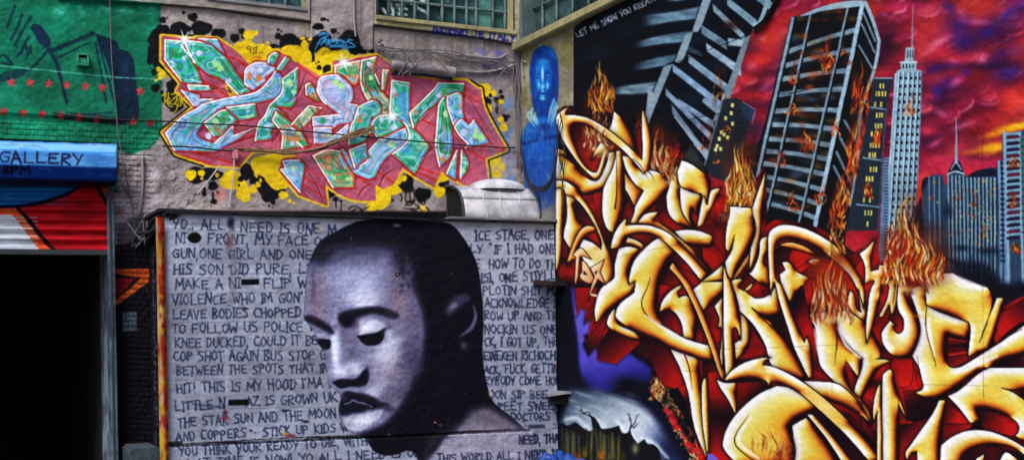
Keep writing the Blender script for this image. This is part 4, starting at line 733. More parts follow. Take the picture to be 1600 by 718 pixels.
    body = ('@G1 105,165c 350,190c 345,178c 490,185c 640,290 720,380c 760,342 850,342c 852,300 885,278 920,275 1050,362c @G3 200,350c 370,460c 420,432 455,430c 450,345c 650,315c 755,300c 850,365c 858,428c @G5 50,520c 375,565c 570,568c 675,640c '
            '@G6 672,0c 690,110 740,220 855,420c 702,480c 722,610 700,660 560,665c 400,562c 350,678c 215,602c 130,545c 60,660c 0,690c @G4 800,558c 742,520c 745,640c 590,632 450,565 392,500c 405,672c 210,600c 80,440c 75,430c 100,350c 220,335c 120,300 0,290 @G2 740,290c 640,402c 440,392c 205,312c 112,165c @G1 335,660c 208,548c 238,497c 103,335c')
    BP = P(body)
    fill(C,BP,K,.7,grow=7.2,mod=lambda X,Y: ((X<320)|(X>735)).astype(np.float32))
    fill(C,BP,YL,.6,grow=4.3)
    C.cur = 2
    fill(C,BP,'#b8321c',.6,grow=1.2)
    fill(C,BP,'#a4566a',.6)
    C.cur = None
    inb = C.id == 2
    m = ramp(n2,[(0,'#86506c'),(.4,'#9c6078'),(.6,'#b4687a'),(.8,'#c4707c'),(1,'#cc8088')]); C.c[inb] = m[inb]*.8+C.c[inb]*.2
    C.mask = inb.astype(np.float32)
    for k in range(200):
        x = 290+r.rand()*490; y = 75+r.rand()*250; a = math.radians((35,38,20,-50)[k%4]+r.rand()*8); l = 10+r.rand()*30
        stroke(C,np.array([(x,y),(x+l*math.cos(a),y+l*math.sin(a))],np.float32),1+r.rand()*3,('#c04848','#8a4868','#cc7078','#a83c40','#b88090')[r.randint(5)],.8,.6)
    for s_ in ('@G1 530,290c 700,370 690,440 600,410c','@G1 640,340c 720,390','@G1 380,480c 560,580','@G4 245,480c 390,560','@G4 240,530c 395,620','@G4 600,460c 720,540','@G4 760,440c 880,520','@G6 230,540c 390,600','@G6 225,575c 370,640','@G6 600,430c 720,500','@G6 560,30c 660,90','@G2 480,290c 760,180','@G2 300,300c 640,390','@G2 250,330c 440,380','@G6 250,200c 370,260','@G6 700,390c 840,420','@G2 900,130c 940,240','@G3 210,370c 340,470'):
        stroke(C,s_,2.6,'#c0301c',.8,.85)
    C.mask = None
    PAL = {'g':['#1f8c5c','#2aa070','#48b894','#68a4d8','#2c9468','#88c4c8','#3c9c80'],'b':['#5c96d8','#7cacdc','#4a86c8','#a4b0e4','#58b4a8','#6ca4e0','#8cb8e8'],'l':['#a0a8dc','#b4bce8','#8ca4dc','#c4bce4','#7ca0d8','#b4b0d8'],
           'o':['#c88c64','#bc8a68','#5aa47c','#8c9c78','#c8905c','#7c9cb0'],'c':['#3c6c40','#4c8454','#8c6c48','#a87850','#3a7850','#b0b890'],'t':['#4cb49c','#68c0ac','#3aa080','#88c8bc','#4cac98','#5a9cc8']}
    def face(s_, pal, wl=2.4, sd=0, white=True):
        pts = P(s_); W = C.win(pts,6)
        if W is None: return
        sl,X_,Y_ = W; D,ins = segd(X_,Y_,pts); s2 = np.where(ins,-D,D); rr = RS(int(abs(pts[0,0]*13+pts[0,1]*7))+sd); pl = [hexc(c) for c in PAL[pal]]
        nn = fbm(X_.shape[0],X_.shape[1],30,22,rr.randint(9999),2); q = np.clip((nn-.22)*1.9,0,.999)*len(pl); qi = q.astype(int).clip(0,len(pl)-1); col = np.array(pl)[qi]
        nx = np.array(pl)[np.minimum(qi+1,len(pl)-1)]; fr = ss(.75,1,(q-qi))[...,None]; col = col*(1-fr)+nx*fr
        C.put(sl,hexc('#4c0c18'),(1-ss(-.6,.6,s2-3.0))*.75,2); C.put(sl,hexc('#c02c18'),1-ss(-.5,.5,s2-2.2),2)
        C.put(sl,col.astype(np.float32),1-ss(-.5,.5,s2))
        C.put(sl,hexc('#d8ecf0'),(1-ss(.2,1.1,np.abs(s2+4.6)))*.55); C.put(sl,hexc('#1c5c6c'),(1-ss(.2,1.1,np.abs(s2+6.6)))*.5); C.put(sl,hexc(('#c87c50','#3c80c8','#2c9c74')[rr.randint(3)]),(1-ss(.2,1.3,np.abs(s2+9.5)))*.6)
        x,y = pts[:,0],pts[:,1]; sg = 1 if np.sum(x*np.roll(y,-1)-np.roll(x,-1)*y) > 0 else -1
        if white:
            for i in range(len(pts)):
                a,b = pts[i],pts[(i+1)%len(pts)]; e = b-a; l = np.hypot(*e)
                if l < .3: continue
                if (sg*e[1]/l)*(-.85)+(-sg*e[0]/l)*(-.45) > .25: stroke(C,np.array([a,b]),wl*.95,'#f4f8fa',.5,.97)
                else: stroke(C,np.array([a,b]),.8,'#2c4a5c',.5,.4)
        # bubbles and drips inside the fill
        C.mask = np.zeros((CH,CW),np.float32); C.mask[sl] = ins & (D>1.6)
        x0,y0 = pts.min(0); x1,y1 = pts.max(0); ar = (x1-x0)*(y1-y0)
        for k in range(int(min(9,2+ar/500))):
            xx = x0+rr.rand()*(x1-x0); yy = y0+rr.rand()*(y1-y0); c = ('#a8dc9c','#bcc4ec','#c8885c','#74b4e4','#3c9c64')[rr.randint(5)]
            for j in range(3): q_ = 1.2+rr.rand()*2.6; disc(C,xx+rr.rand()*7,yy+rr.rand()*6,q_,q_*1.1,c)
        for k in range(int(2+ar/900)):
            xx = x0+rr.rand()*(x1-x0); yy = y0+rr.rand()*(y1-y0); a = rr.rand()*3; l = 8+rr.rand()*18
            stroke(C,np.array([(xx,yy),(xx+l*math.cos(a),yy+l*math.sin(a))]),(.5,2.2,.6),('#dce8f0','#1c7c5c','#3c70b0','#a4643c')[rr.randint(4)],.7,.7)
        C.mask = None
    for s_,p_ in (('@G1 125,190c 245,200c 330,350c 385,497c 280,490 240,480c 125,330c','g'),('@G1 255,195c 455,215c 530,290 660,470 690,490 780,520 640,575c 530,470 430,430 330,350c','g'),
        ('@G1 355,182c 490,188c 545,290c 450,215c','b'),('@G1 285,508c 430,515c 455,545c 300,545c','t'),('@G1 238,540c 370,580c 360,610c 462,607c 350,662c 325,650c','b'),
        ('@G1 685,470c 690,400 740,360 800,350 870,365 905,400c 830,450 830,480 770,520c 740,540 690,500','l'),('@G1 848,350c 858,305 895,282 925,290c 885,368c','t'),('@G1 912,395c 970,310c 1002,322c 937,412c','t'),
        ('@G1 900,410c 945,450 950,540 880,600 700,640 560,650 470,700 @G2 390,105 350,190 470,245c 612,110c 600,190c 650,175 765,130c 650,200 480,300c 190,290c 130,170c 240,60 350,0 @G1 400,640 560,600 760,560 860,470','b'),
        ('@G1 560,665c 755,640c 765,700 @G2 770,55 640,80c 610,110 560,50c','g'),('@G2 400,100c 530,10 600,50 630,80 c 560,130 520,180 470,190c','g'),
        ('@G1 1055,385c 950,465c 945,560 860,650 830,718 @G2 780,110 758,222c 868,212c 870,150 905,115c 980,60 900,-20 @G1 1010,660 1050,560','g'),
        ('@G2 880,80c 905,20c 1000,90 1080,160c 1122,240 @G4 260,240 290,255c 90,285c 100,170c 50,110c','o'),('@G4 160,110c 280,-20c 370,-5c 310,60 225,150c','c'),('@G3 260,510c 300,500 372,612c 340,622 265,575c','c'),
        ('@G3 465,372c 650,335c 655,430c 612,505c 580,500 520,450 465,430c','o'),('@G3 345,520c 360,460 430,440 500,445 580,520 590,600 560,640c 625,650c 600,718 @G4 590,80c 560,100 480,110 445,160c 445,125c 315,125c 310,60c 500,40c @G3 400,640 345,560','l'),
        ('@G4 318,135c 440,132c 446,200c 555,110c 590,130 570,190 400,240 320,240c','l'),('@G3 655,335c 750,312c 745,430 800,560 862,625c 860,718c 780,718c 780,640 740,620 690,600 645,480','c'),('@G3 800,400c 840,405c 812,545c 795,535c','o'),
        ('@G3 630,660c 740,615 785,665 770,718 @G4 720,70 690,200 640,240 560,250c 575,130 600,80c','t'),('@G4 500,290c 540,300 600,420c 690,370c 700,300 770,220c 830,190 980,130c 985,220 940,270 850,320 790,380 745,470c 700,490 600,450c 560,400c','b'),
        ('@G4 565,290c 680,245c 690,340c 602,412c','t'),('@G4 730,90c 780,50 880,60 962,110c 830,180 760,200c 740,170 705,170c','g'),('@G4 312,330c 410,290 500,300c 540,380 600,470c 595,550c 450,550c','o'),
        ('@G4 100,365c 215,360c 250,390c 220,585c 85,425c 120,420c','b'),('@G6 55,-65c 180,-45c 180,165c 215,200 200,265c 320,395c 215,590c 60,450c 130,400c 180,330 150,240 70,185 40,180c','t'),
        ('@G6 180,165c 340,10 380,-45c 560,-40c 545,150c 440,150c 430,60c 370,90 205,265c','g'),('@G6 385,110c 430,60 470,250 470,450 390,540c 360,400c','g'),('@G6 445,50c 540,30 550,160 580,240c 490,250c 450,130','b'),
        ('@G6 495,262c 545,210 600,250 630,212c 735,370c 570,410c 590,380c 530,320','b'),('@G6 512,425c 500,630c 440,590c','t'),('@G6 545,425c 590,500 580,570 535,620c','g')): face(s_,p_)
    for s_ in ('@G1 240,230c 338,348c','@G2 880,80c 905,25c','@G3 745,430c 775,500c','@G6 385,115c 365,365c','@G4 195,230c 240,270c','@G2 1050,230c 1085,265c'): stroke(C,s_,2,'#f2f6f8',.5)
    fill(C,'@G1 540,500c 570,515 630,580c 575,585c',YL); stroke(C,'@G1 565,520c 590,555 570,545c',1.6,K)
    for x,y,t in ((263,190,'G1'),(525,345,'G3'),(865,55,'G4')):
        blob(C,x,y,26,26,'#e8fafc',.95,tile=t)
        for a in range(0,180,45):
            l = 80 if a%90 else 95; ca,sa = math.cos(math.radians(a+70)),math.sin(math.radians(a+70)); stroke(C,'@%s %.1f,%.1fc %.1f,%.1fc %.1f,%.1fc'%(t,x-l*ca,y-l*sa,x,y,x+l*ca,y+l*sa),(.3,2.2,.3),'#f4feff',.6,.95)
    for t,x,y,k in (('G1',480,360,0),('G1',510,390,0),('G1',998,490,0),('G1',790,400,1),('G1',745,410,1),('G1',785,460,2),('G3',150,495,0),('G3',470,490,0),('G3',510,515,0),('G4',860,250,0),('G4',380,85,3),('G6',640,320,0),('G6',680,335,0),('G6',560,300,1),('G6',50,385,0),('G2',480,90,0),('G2',450,145,0),('G2',430,190,1)):
        disc(C,x,y,22,24,('#a4dc94','#c4cef0','#cc8858','#3aa068')[k],t,0,.6,k+x)
    C.mask = (C.id==2).astype(np.float32)
    for s_ in ('@G1 400,560c 500,530 640,590','@G1 960,640c 1060,560 1110,420','@G3 220,600c 300,640 400,700','@G3 640,470c 700,540 740,620','@G4 20,240c 60,180 90,130','@G4 300,180c 240,130 210,80','@G4 440,330c 520,420 600,480','@G6 230,230c 300,150 380,100','@G6 470,300c 560,390 600,400','@G6 600,60c 660,160 760,300','@G6 260,480c 330,420 370,400','@G4 760,600c 800,480 880,420','@G2 640,180c 720,160 760,120','@G2 520,270c 700,210 760,190','@G4 250,400c 330,520 380,640','@G4 620,620c 660,560 720,520'):
        stroke(C,s_,(.8,2.2,.8),'#5c1424',.7,.8); q = P(s_,False); stroke(C,q+[2.2,1.6],(.6,1.6,.4),'#d88c94',.7,.7)
    C.mask = None
    # writing and small tags
    C.cur = None
    text(C,'911',(382,82),(402,84),10,'#1c1a10',1.3,1,.95,slant=.1); stroke(C,'403,82c 412,83c',1,'#4c4210',.6,.7)
    for s_ in ('@G1 720,330c 760,310 805,318','@G1 735,342c 770,328 800,332'): stroke(C,s_,1.4,'#c8541c')
    MB = '#4a98cc'
    for s_ in ('@G3 340,165c 400,150 410,165 360,190 320,265c','@G3 345,150c 390,145 c','@G3 360,230c 385,190 395,180 385,215 415,190 400,235c','@G3 460,200 430,195 415,225 450,235c','@G3 420,212c 450,208','@G3 460,235c 480,195 505,200 470,215 500,235c','@G3 520,200c 508,232 545,230c','@G3 515,215c 545,210','@G3 580,195 550,195 555,210 585,225 590,245 480,240 420,245c','@G3 490,240c 560,270'): stroke(C,s_,1.9,MB,.5,.95)
    for s_ in ('@G1 110,580c 130,560 125,620 150,600','@G1 120,560c 125,640','@G1 150,560c 140,640','@G1 165,575c 230,560 160,630 190,640 210,590 180,600','@G1 215,600c 200,640 235,650 230,600 200,690 170,700c','@G1 240,600c 235,650','@G1 265,590c 245,625 275,660c','@G1 255,650c 275,630','@G1 160,600c 150,650 180,660'): stroke(C,s_,1.7,'#c8b828',.5,.95)
    for s_ in ('@G7 170,260c 200,240 260,250 270,270 200,290 170,265','@G7 200,280c 190,350 210,385','@G7 230,290c 235,370','@G7 260,280c 275,330 250,385','@G7 140,300c 160,330 150,370','@G7 300,290c 290,340 320,380','@G7 200,385c 270,375 240,400 190,400','@G7 210,370c 280,360','@G7 330,280c 320,350 350,400 370,370','@G7 180,430c 320,435','@G7 240,440c 300,460','@G7 280,395c 340,450 380,480 400,440 370,420'): stroke(C,s_,2.,'#16130c',.5,.9)
    disc(C,350,440,44,30,'#c8b058','G7',40,.6,2); stroke(C,'@G7 310,410c 350,470 395,470 400,430',1.5,'#16130c')
    for s_ in ('@G4 560,700c 600,680 640,700 660,718c','@G4 640,715c 700,685','@G4 580,718c 610,700'): stroke(C,s_,2,'#14141a',.6,.9)
    text(C,'GIORGIO JE ITALY',(673,52.5),(802,66.5),10.5,'#1a2290',2.7,12,.9,.05)
    for x,y in ((748,78),(755,82),(762,104),(770,100),(778,82),(782,86)): blob(C,x,y,7,5,'#5c62a8',.5)
    for k in range(60):
        x = 760+r.rand()*50; y = 150+r.rand()*150; blob(C,x,y,3+r.rand()*6,3+r.rand()*8,('#7090c8','#a49c80','#8c84a0','#b0a898')[r.randint(4)],.3)
    for x,y in ((792,165),(793,215),(797,205),(795,285),(800,280)): blob(C,x,y,4,7,'#4a90d8',.55)
    fill(C,'805,76c 815,-200c 1000,-200c 1000,400c 812,330c 808,200c','#9a9284',2.5,.6)
    for k in range(40): blob(C,806+r.rand()*12,90+r.rand()*240,2+r.rand()*3,6+r.rand()*14,('#b0a880','#7c746c','#c0b898','#66605c')[r.randint(4)],.5)
    # ---- dark brick foot left of the lettered box
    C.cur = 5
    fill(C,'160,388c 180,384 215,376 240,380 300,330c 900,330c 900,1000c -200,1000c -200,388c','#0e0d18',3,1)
    C.cur = None
    fill(C,'182,350c 215,340 245,352 235,385 182,390c','#2c2830',6,.5)
    fill(C,'172,436c 212,432c 196,452c 172,470c','#84182a',1.,.95)
    fill(C,'174,420c 234,419c 232,432c 216,433c 176,427c','#b4582c',.8,.9); fill(C,'234,424c 232,440c 202,462c 172,484c 172,474c 204,450c 222,432c','#c4642c',.8,.95)
    for x,y in ((228,444),(232,452),(222,440)): stroke(C,'%d,%dc %d,%dc'%(x,y,x+2,y+14),1,'#6c5c60',.6,.7)
    fill(C,'190,487c 214,485c 216,518c 192,519c','#3c4654',.8,.9)
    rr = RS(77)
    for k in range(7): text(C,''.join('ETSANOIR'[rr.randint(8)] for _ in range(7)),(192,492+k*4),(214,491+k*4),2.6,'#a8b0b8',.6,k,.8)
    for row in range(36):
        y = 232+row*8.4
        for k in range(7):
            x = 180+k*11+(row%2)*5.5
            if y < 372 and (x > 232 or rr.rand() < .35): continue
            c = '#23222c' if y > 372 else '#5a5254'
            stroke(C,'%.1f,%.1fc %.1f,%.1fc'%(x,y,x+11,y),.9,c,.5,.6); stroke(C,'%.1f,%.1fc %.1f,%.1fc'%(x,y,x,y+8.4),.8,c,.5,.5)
    for x,y in ((183,262),(186,300),(187,330),(184,392),(250,366)): blob(C,x,y,2.5,5,'#a04c28',.7)
    mottle(C,.09,6,5,601,3); mottle(C,.12,70,50,602,4)
    return C
# ============================================================ LETTERED BOX: PORTRAIT AND WRITING
# ids: 0 lettered paint, 1 portrait
def paint_front():
    C = Canvas('#8f939f'); r = RS(12)
    n = fbm(CH,CW,80,50,701,5); n2 = fbm(CH,CW,14,9,702,4)
    C.c[:] = ramp(n*.7+n2*.3,[(0,'#6c6a76'),(.4,'#868a9a'),(.6,'#9297aa'),(1,'#a6aab8')])
    stroke(C,'262,352c 300,356c 480,362c',2.6,'#b4bac4',1,.8,rough=.5); stroke(C,'262,347c 480,355',1.2,'#6c6c76',.8,.6)
    for k in range(90): blob(C,262+r.rand()*610,340+r.rand()*380,6+r.rand()*26,3+r.rand()*9,('#7c7884','#a8acbc','#84808c','#6c6874','#9c949c')[k%5],.28,r.rand()*20-10)
    for k in range(26): x = 270+r.rand()*600; y = 345+r.rand()*200; stroke(C,np.array([(x,y),(x+(r.rand()-.5)*5,y+30+r.rand()*120)],np.float32),(2,4,.5),('#74707c','#b0b4c0')[k%2],1.6,.22)
    INK = '#222a48'
    LN = [("YO.. ALL I NEED IS ONE M",(268,357),(527,367),16),("NI    FRONT, MY FACE O",(273,379),(503,384),16),("GUN,ONE GIRL AND ONE",(269,403),(488,405),15),("HIS SON DID PURE, LI",(270,428),(484,428),16),
      ("MAKE A NI    FLIP WI",(272,451),(486,449),15),("VIOLENCE WHO IM GON'",(269,476),(474,472),16),("LEAVE BODIES CHOPPED",(270,498),(471,495),15),("TO FOLLOW US POLICE W",(268,520),(497,518),15),
      ("KNEE DUCKED, COULD IT BE",(273,543),(498,538),15),("COP SHOT AGAIN BUS STOP G",(270,564),(510,562),15),("BETWEEN THE SPOTS THAT IN",(275,586),(514,581),14),("HIT! THIS IS MY HOOD I'MA R",(275,614),(525,604),15),
      ("LITTLE N    AZ IS GROWN UK",(273,642),(528,626),15),("THE STAR SUN AND THE MOON",(277,667),(526,652),15),("AND COPPERS ~ STICK UP KIDS WIL",(275,689),(560,672),14),("YOU THINK YOUR READY TO DIE, WITH",(279,712),(575,694),14),
      ("WHAT TIME IS NOW! YO ALL I NEED IS ON",(280,732),(660,712),14),('ICE STAGE, ONE',(742,375),(866,374),15),('LY "IF I HAD ONE',(734,396),(872,396),15),('E  HOW TO DO THE',(741,419),(880,419),15),("151, ONE STD'LL",(751,441),(870,438),15),
      ('PLOTIN SHIT MA',(754,461),(876,460),14),('ACKNOWLEDGE IT',(757,480),(878,480),14),('ROW UP AND TR',(756,500),(872,499),14),('NOCKIN US ONE',(756,521),(873,521),14),('CK, I GOT UP, THE',(756,541),(874,540),14),
      ('EINEKEN RICHOCHE',(755,562),(876,562),14),('ACK, FUCK, GETTIN',(756,583),(872,582),14),('RYBODY COME HOM',(757,601),(878,600),13),('OON SIP BEE',(763,622),(856,622),13),('REET SWEEN',(777,641),(876,640),13),
      ('DOCTORS TO',(798,656),(884,655),12),('NEED, THAT',(811,694),(882,690),14),('THIS WORLD ALL I NEED IS',(683,724),(876,716),13),("AND TELL THE WHOLE CITY WHAT I KNOW ABOUT IT",(282,756),(700,740),14),("NEVER FORGET WHERE WE COME FROM ALL DAY",(282,780),(700,766),14)]
    for k,(s_,a,b,h) in enumerate(LN):
        text(C,s_,a,b,h,INK,2.3,k*3+1,.9,.095,rough=.45)
        text(C,s_,(a[0]+.6,a[1]+.4),(b[0]+.6,b[1]+.4),h,'#4a5878',1.4,k*3+1,.35,.085)
    text(C,'N    S',(819,670),(874,668),8,INK,1.3,80,.9)
    for s_,w_ in (('292,371 303,367 315,371 303,375',6),):
        fill(C,'@A 292,371c 298,364 308,363 315,371 309,379 298,378','#05060c')
    fill(C,'377,436c 405,435c 405,444c 377,445c','#05060c'); fill(C,'357,624c 389,623c 389,632c 357,633c','#05060c'); fill(C,'826,663c 852,662c 852,668c 826,669c','#30384c',.8,.8)
    # ---- portrait of a man looking down, greys and midnight blue
    head = '@F 143,300c 146,240 150,180 160,125 190,70 240,40 300,12 380,2 470,8 560,14 600,40 650,120 668,200 675,300 672,400 682,480 705,545 760,590 800,628c 818,655c 818,900c 490,900c 482,722 455,690 420,700 385,704 350,690 325,652c 290,640 262,615 248,588 246,560 252,530 236,508 214,492 214,470 205,430 204,400 178,362 172,335'
    C.cur = 1
    fill(C,head,'#0a0a26',1.2)
    C.cur = None
    C.mask = None
    hm = (C.id==1).astype(np.float32); hm = (hm+np.roll(hm,1,0)+np.roll(hm,-1,0)+np.roll(hm,1,1)+np.roll(hm,-1,1))/5
    C.mask = hm
    fill(C,'@F 100,150c 170,130 260,95 350,85 430,105 475,180 490,260 500,330 495,400 480,470 445,540 400,600 330,660c 200,660c 100,400c','#7d7c96',9,.96)
    B = lambda x,y,rx,ry,c,a=.8,ro=0,p=2.: blob(C,x,y,rx,ry,c,a,ro,p,tile='F')
    # forehead, temple, cheeks
    B(240,150,90,40,'#7c7f9c',.7,-10); B(300,195,95,55,'#9aa2c8',.85); B(320,235,60,28,'#c4cbec',.8,-8); B(330,255,36,10,'#dfe6ff',.7,-6); B(190,230,40,60,'#8c8498',.7); B(180,285,26,20,'#8a7c88',.6)
    B(420,190,50,60,'#6c667c',.7,20); B(440,260,36,30,'#8f8896',.6); B(465,330,26,60,'#8c879a',.6,5); B(480,350,14,80,'#5c586e',.6,5)
    B(400,430,60,50,'#a09cb0',.8,-20); B(385,400,44,30,'#bcc0dc',.75,-10); B(395,375,40,12,'#cfd6f0',.6,-25); B(420,480,40,50,'#857e8e',.7,-20); B(370,500,34,24,'#b4b4cc',.6,-20); B(440,520,24,40,'#4c465c',.7,20)
    B(345,520,26,16,'#c4c8e0',.6,-10); B(400,545,28,18,'#948c9c',.6); B(475,450,22,60,'#4a445a',.7,12)
    # nose
    B(238,370,14,70,'#b8c2ec',.9,-3); B(235,400,10,60,'#dbe4ff',.9,-3); B(262,345,14,26,'#6c6478',.7); B(285,400,16,50,'#6a6880',.75,-10); B(290,440,26,18,'#b4b8d4',.8,-15); B(250,455,26,18,'#c8d0f0',.85); B(218,440,10,30,'#8d88a0',.6); B(300,455,20,10,'#cdd4f0',.6,-10)
    fill(C,'@F 226,487c 250,478 290,478 305,470 322,450 334,460 330,490 310,500 280,500 250,505','#0a0820',2.4,.95); B(330,455,8,16,'#1a1830',.7); B(350,450,14,20,'#8c8aa4',.5)
    # brows
    fill(C,'@F 142,292c 165,290 195,305 220,322 232,340 222,344c 200,330 165,314 146,306','#0e0c26',4.2,.93)
    fill(C,'@F 244,300c 252,282 290,272 330,265 370,265 410,278 425,290 412,299 390,294 350,283 325,288 300,297 285,312 270,322 252,314','#0e0c26',4.6,.93)
    B(275,312,20,14,'#0c0a24',.8); B(235,325,12,18,'#5c5468',.6)
    # eyes, lowered lids
    fill(C,'@F 298,330c 310,305 335,300 365,305 385,320 375,338 340,345 310,350','#b4b8d4',4,.85); B(330,325,26,12,'#d4daf2',.7,-10); B(300,322,10,18,'#5a4a54',.6)
    fill(C,'@F 300,350c 325,345 355,340 383,328c 380,352 368,372 345,378 320,374','#070618',1.8,.98); B(385,330,20,8,'#2c2840',.6,-25); stroke(C,'@F 300,350c 340,350 385,328c',(1,2.4,1.4),'#060516',.9,.95)
    B(395,345,16,18,'#d0d6f0',.6); B(350,395,30,8,'#6c6a84',.5,-8)
    fill(C,'@F 176,362c 195,358 215,360 222,366c 220,384 205,392 195,388 182,378','#080718',2,.97); fill(C,'@F 178,345c 195,342 212,348 218,358 190,356','#9a98b0',2,.8); B(200,400,8,16,'#857c90',.6)
    # mouth and chin
    fill(C,'@F 252,530c 262,518 285,510 305,518 340,528 370,545 395,552 380,560 350,566 330,568 320,574 290,578 262,585 248,580 246,556','#100d26',4.2,.94)
    stroke(C,'@F 262,552c 278,548 288,540 300,546 320,550 345,560',(1,2.2,1.2),'#8e92b0',1,.85); B(290,512,20,5,'#a8acc6',.6,10)
    fill(C,'@F 258,596c 280,588 320,582 350,574 376,570 366,592 340,615 310,632 280,630 264,616','#a6a8c4',3,.95); B(320,600,36,14,'#d4d8ee',.8,-12); B(280,612,16,10,'#8c8298',.6)
    B(395,565,20,12,'#3c3850',.8); B(330,645,50,14,'#0c0a22',.9,-15)
    fill(C,'@F 330,640c 400,600 450,530 480,470 520,480 600,560 560,640 520,690 490,740 470,900c 380,900c 350,690','#0c0a22',8,.97)
    # ear
    fill(C,'@F 560,275c 575,245 600,228 622,225 635,240 610,260 590,280 570,290','#8c88a2',5,.8); B(585,262,16,8,'#b4b0c4',.5,-35); stroke(C,'@F 645,262c 652,290 640,325 608,350c',(2,5,6,2),'#8c8ca8',2.6,.7); stroke(C,'@F 648,275c 648,305 630,335',(1,3,1),'#c4c8dc',1.6,.55)
    B(600,300,26,20,'#15122c',.8,-30); B(618,378,12,14,'#7a6f7c',.85); B(612,362,8,8,'#8c8088',.6); B(598,322,16,10,'#2c2844',.8)
    # neck and shoulder catching light
    fill(C,'@F 480,720c 540,690 600,620 640,575 690,560 740,590 800,630 880,700 900,900c 470,900c','#74707e',10,.95); B(650,640,100,34,'#8c8894',.8,-12); B(560,700,50,20,'#a4a8c0',.75,-30); B(700,600,60,20,'#6f6670',.7,25); B(760,680,90,40,'#8e8e9c',.8); B(480,690,30,50,'#0e0c24',.9,20); B(520,670,16,40,'#3a3648',.7,30)
    fill(C,'@F 560,655c 700,636 830,620c 830,900c 490,900c 500,760','#8d8b9c',4,.85)
    for k in range(30): B(560+r.rand()*250,640+r.rand()*70,20,8,('#a09eb0','#7c7888','#8c8494')[k%3],.4)
    B(300,92,150,30,'#3c3b52',.75); B(230,118,60,26,'#4c4a62',.6,-25); B(430,130,30,60,'#3a384e',.7,-15); B(330,125,90,20,'#6a6a84',.5); B(460,300,24,110,'#4a4660',.45,4); B(450,420,30,60,'#403c56',.5,15); B(400,520,34,40,'#5a566c',.5,25)
    B(180,230,30,80,'#6c5c64',.45); B(420,250,40,70,'#7c6a74',.4,8); B(300,180,60,30,'#a8aed0',.4)
    # stubble and pores
    for k in range(260):
        t = r.rand(); x = 330+t*130+(r.rand()-.5)*50; y = 640-t*260+(r.rand()-.5)*60; B(x,y,3,3,('#1c1a30','#6c6a80','#2a2840')[k%3],.14)
    for k in range(160): x = 165+r.rand()*300; y = 150+r.rand()*400; B(x,y,5+r.rand()*8,3+r.rand()*4,('#b8bcdc','#6c6478','#9a8c98','#c8ccec')[k%4],.1)
    # hair
    for k in range(320):
        t = r.rand(); x = 150+r.rand()*470; y = 8+r.rand()*80*(1-abs(x-380)/560)
        if y > 60 and 250 < x < 430: continue
        B(x,y,8+r.rand()*10,6+r.rand()*8,('#0e0c24','#15143a','#100e2c')[k%3],.35)
    fill(C,'@F 470,60c 520,120 470,180 500,260 540,300 520,420 500,480 c 560,560 700,520 660,300 640,120 600,50','#0b0a20',10,.9)
    B(300,100,80,16,'#55546c',.6); B(200,120,30,16,'#1c1a34',.6,-40); B(430,110,24,30,'#1a1834',.7); B(560,150,60,80,'#0d0c24',.7)
    B(170,200,8,60,'#45425c',.4); B(260,60,60,10,'#1a1a3c',.5)
    for k in range(40): B(430+r.rand()*60,90+r.rand()*140,7,7,'#1a1732',.3)
    fill(C,'@F 560,275c 575,245 600,228 622,225 635,240 610,260 590,280 570,290','#8c88a2',5,.45); B(585,262,16,8,'#b4b0c4',.5,-35); stroke(C,'@F 645,262c 652,290 640,325 608,350c',(2,5,6,2),'#8c8ca8',2.6,.7); B(618,378,12,14,'#7a6f7c',.7)
    disc(C,420,168,7,6,'#241418','F',0,.6,3); disc(C,420,168,4,3,'#8c7c80','F'); disc(C,532,606,3,2.6,'#d87880','F')
    C.mask = None
    pm = (C.id==1)[...,None]; C.c[:] = np.where(pm, np.clip(C.c+.18*(C.c-.44)*(C.c>.2),0,1), C.c)
    # torn seams, chips and grime
    for s_,w_ in (('268,697c 300,692 480,682 600,679 700,676 819,669',1.6),('480,683c 560,682 640,680',2.2),('690,674c 760,672',1.6)): stroke(C,s_,w_,'#24161c',.7,.85,rough=.8)
    stroke(C,'700,680c 760,676 830,668',2,'#a8a4ae',1,.6)
    for s_ in ('300,384c 420,387 480,388','265,460c 380,458','265,505c 480,500','265,572c 480,568','265,595c 480,590','755,465c 873,465','755,510c 873,508','755,590c 873,590','490,400c 640,402','470,470c 620,474','480,575c 600,574'): stroke(C,s_,.8,'#6c6a78',.9,.35,rough=.6)
    fill(C,'354,345c 366,340c 372,420 366,440 372,465 356,470 362,420','#7c747c',3,.55)
    for x,y,a,b,c in ((360,348,5,9,'#1c2040'),(357,380,5,12,'#6c5c60'),(357,375,2,6,'#7c3c2c'),(357,416,1.5,1.5,'#3c3c44'),(394,345,7,2,'#c8ccd4'),(351,652,7,3,'#7c2c30'),(352,644,4,5,'#4c2030'),(392,672,2.4,2.4,'#0c0c14'),(446,677,6,3,'#b88840'),(455,680,9,2.5,'#6c2c30'),
                    (358,690,32,1.6,'#12121c'),(446,640,8,1.6,'#14141c'),(478,658,6,2.4,'#0c0c14'),(382,482,7,1.4,'#14141c'),(358,477,5,1.4,'#5c5c50'),(705,427,2,2,'#6c3c3c'),(791,434,4,4,'#3c2028'),(500,355,6,4,'#a09a80'),(620,352,7,3,'#8c7c74'),(869,570,1.4,3,'#8c3c30'),(873,670,2,3,'#a87050'),(766,614,3,6,'#b8a484'),(823,580,1.5,1.5,'#7c3434')):
        blob(C,x,y,a,b,c,.85,p=3)
    stroke(C,'371,692c 372,712',1.6,'#1c2038',.6,.8); stroke(C,'300,630c 350,636c',3,'#2a3350',.8,.6,rough=.8)
    fill(C,'258,690c 285,688c 285,694c 262,696c','#141420',1,.8)
    for k in range(60): x = 265+r.rand()*600; y = 340+r.rand()*370; blob(C,x,y,1+r.rand()*2,1+r.rand()*1.4,('#5c5460','#c0c0c8','#3c3844')[k%3],.5)
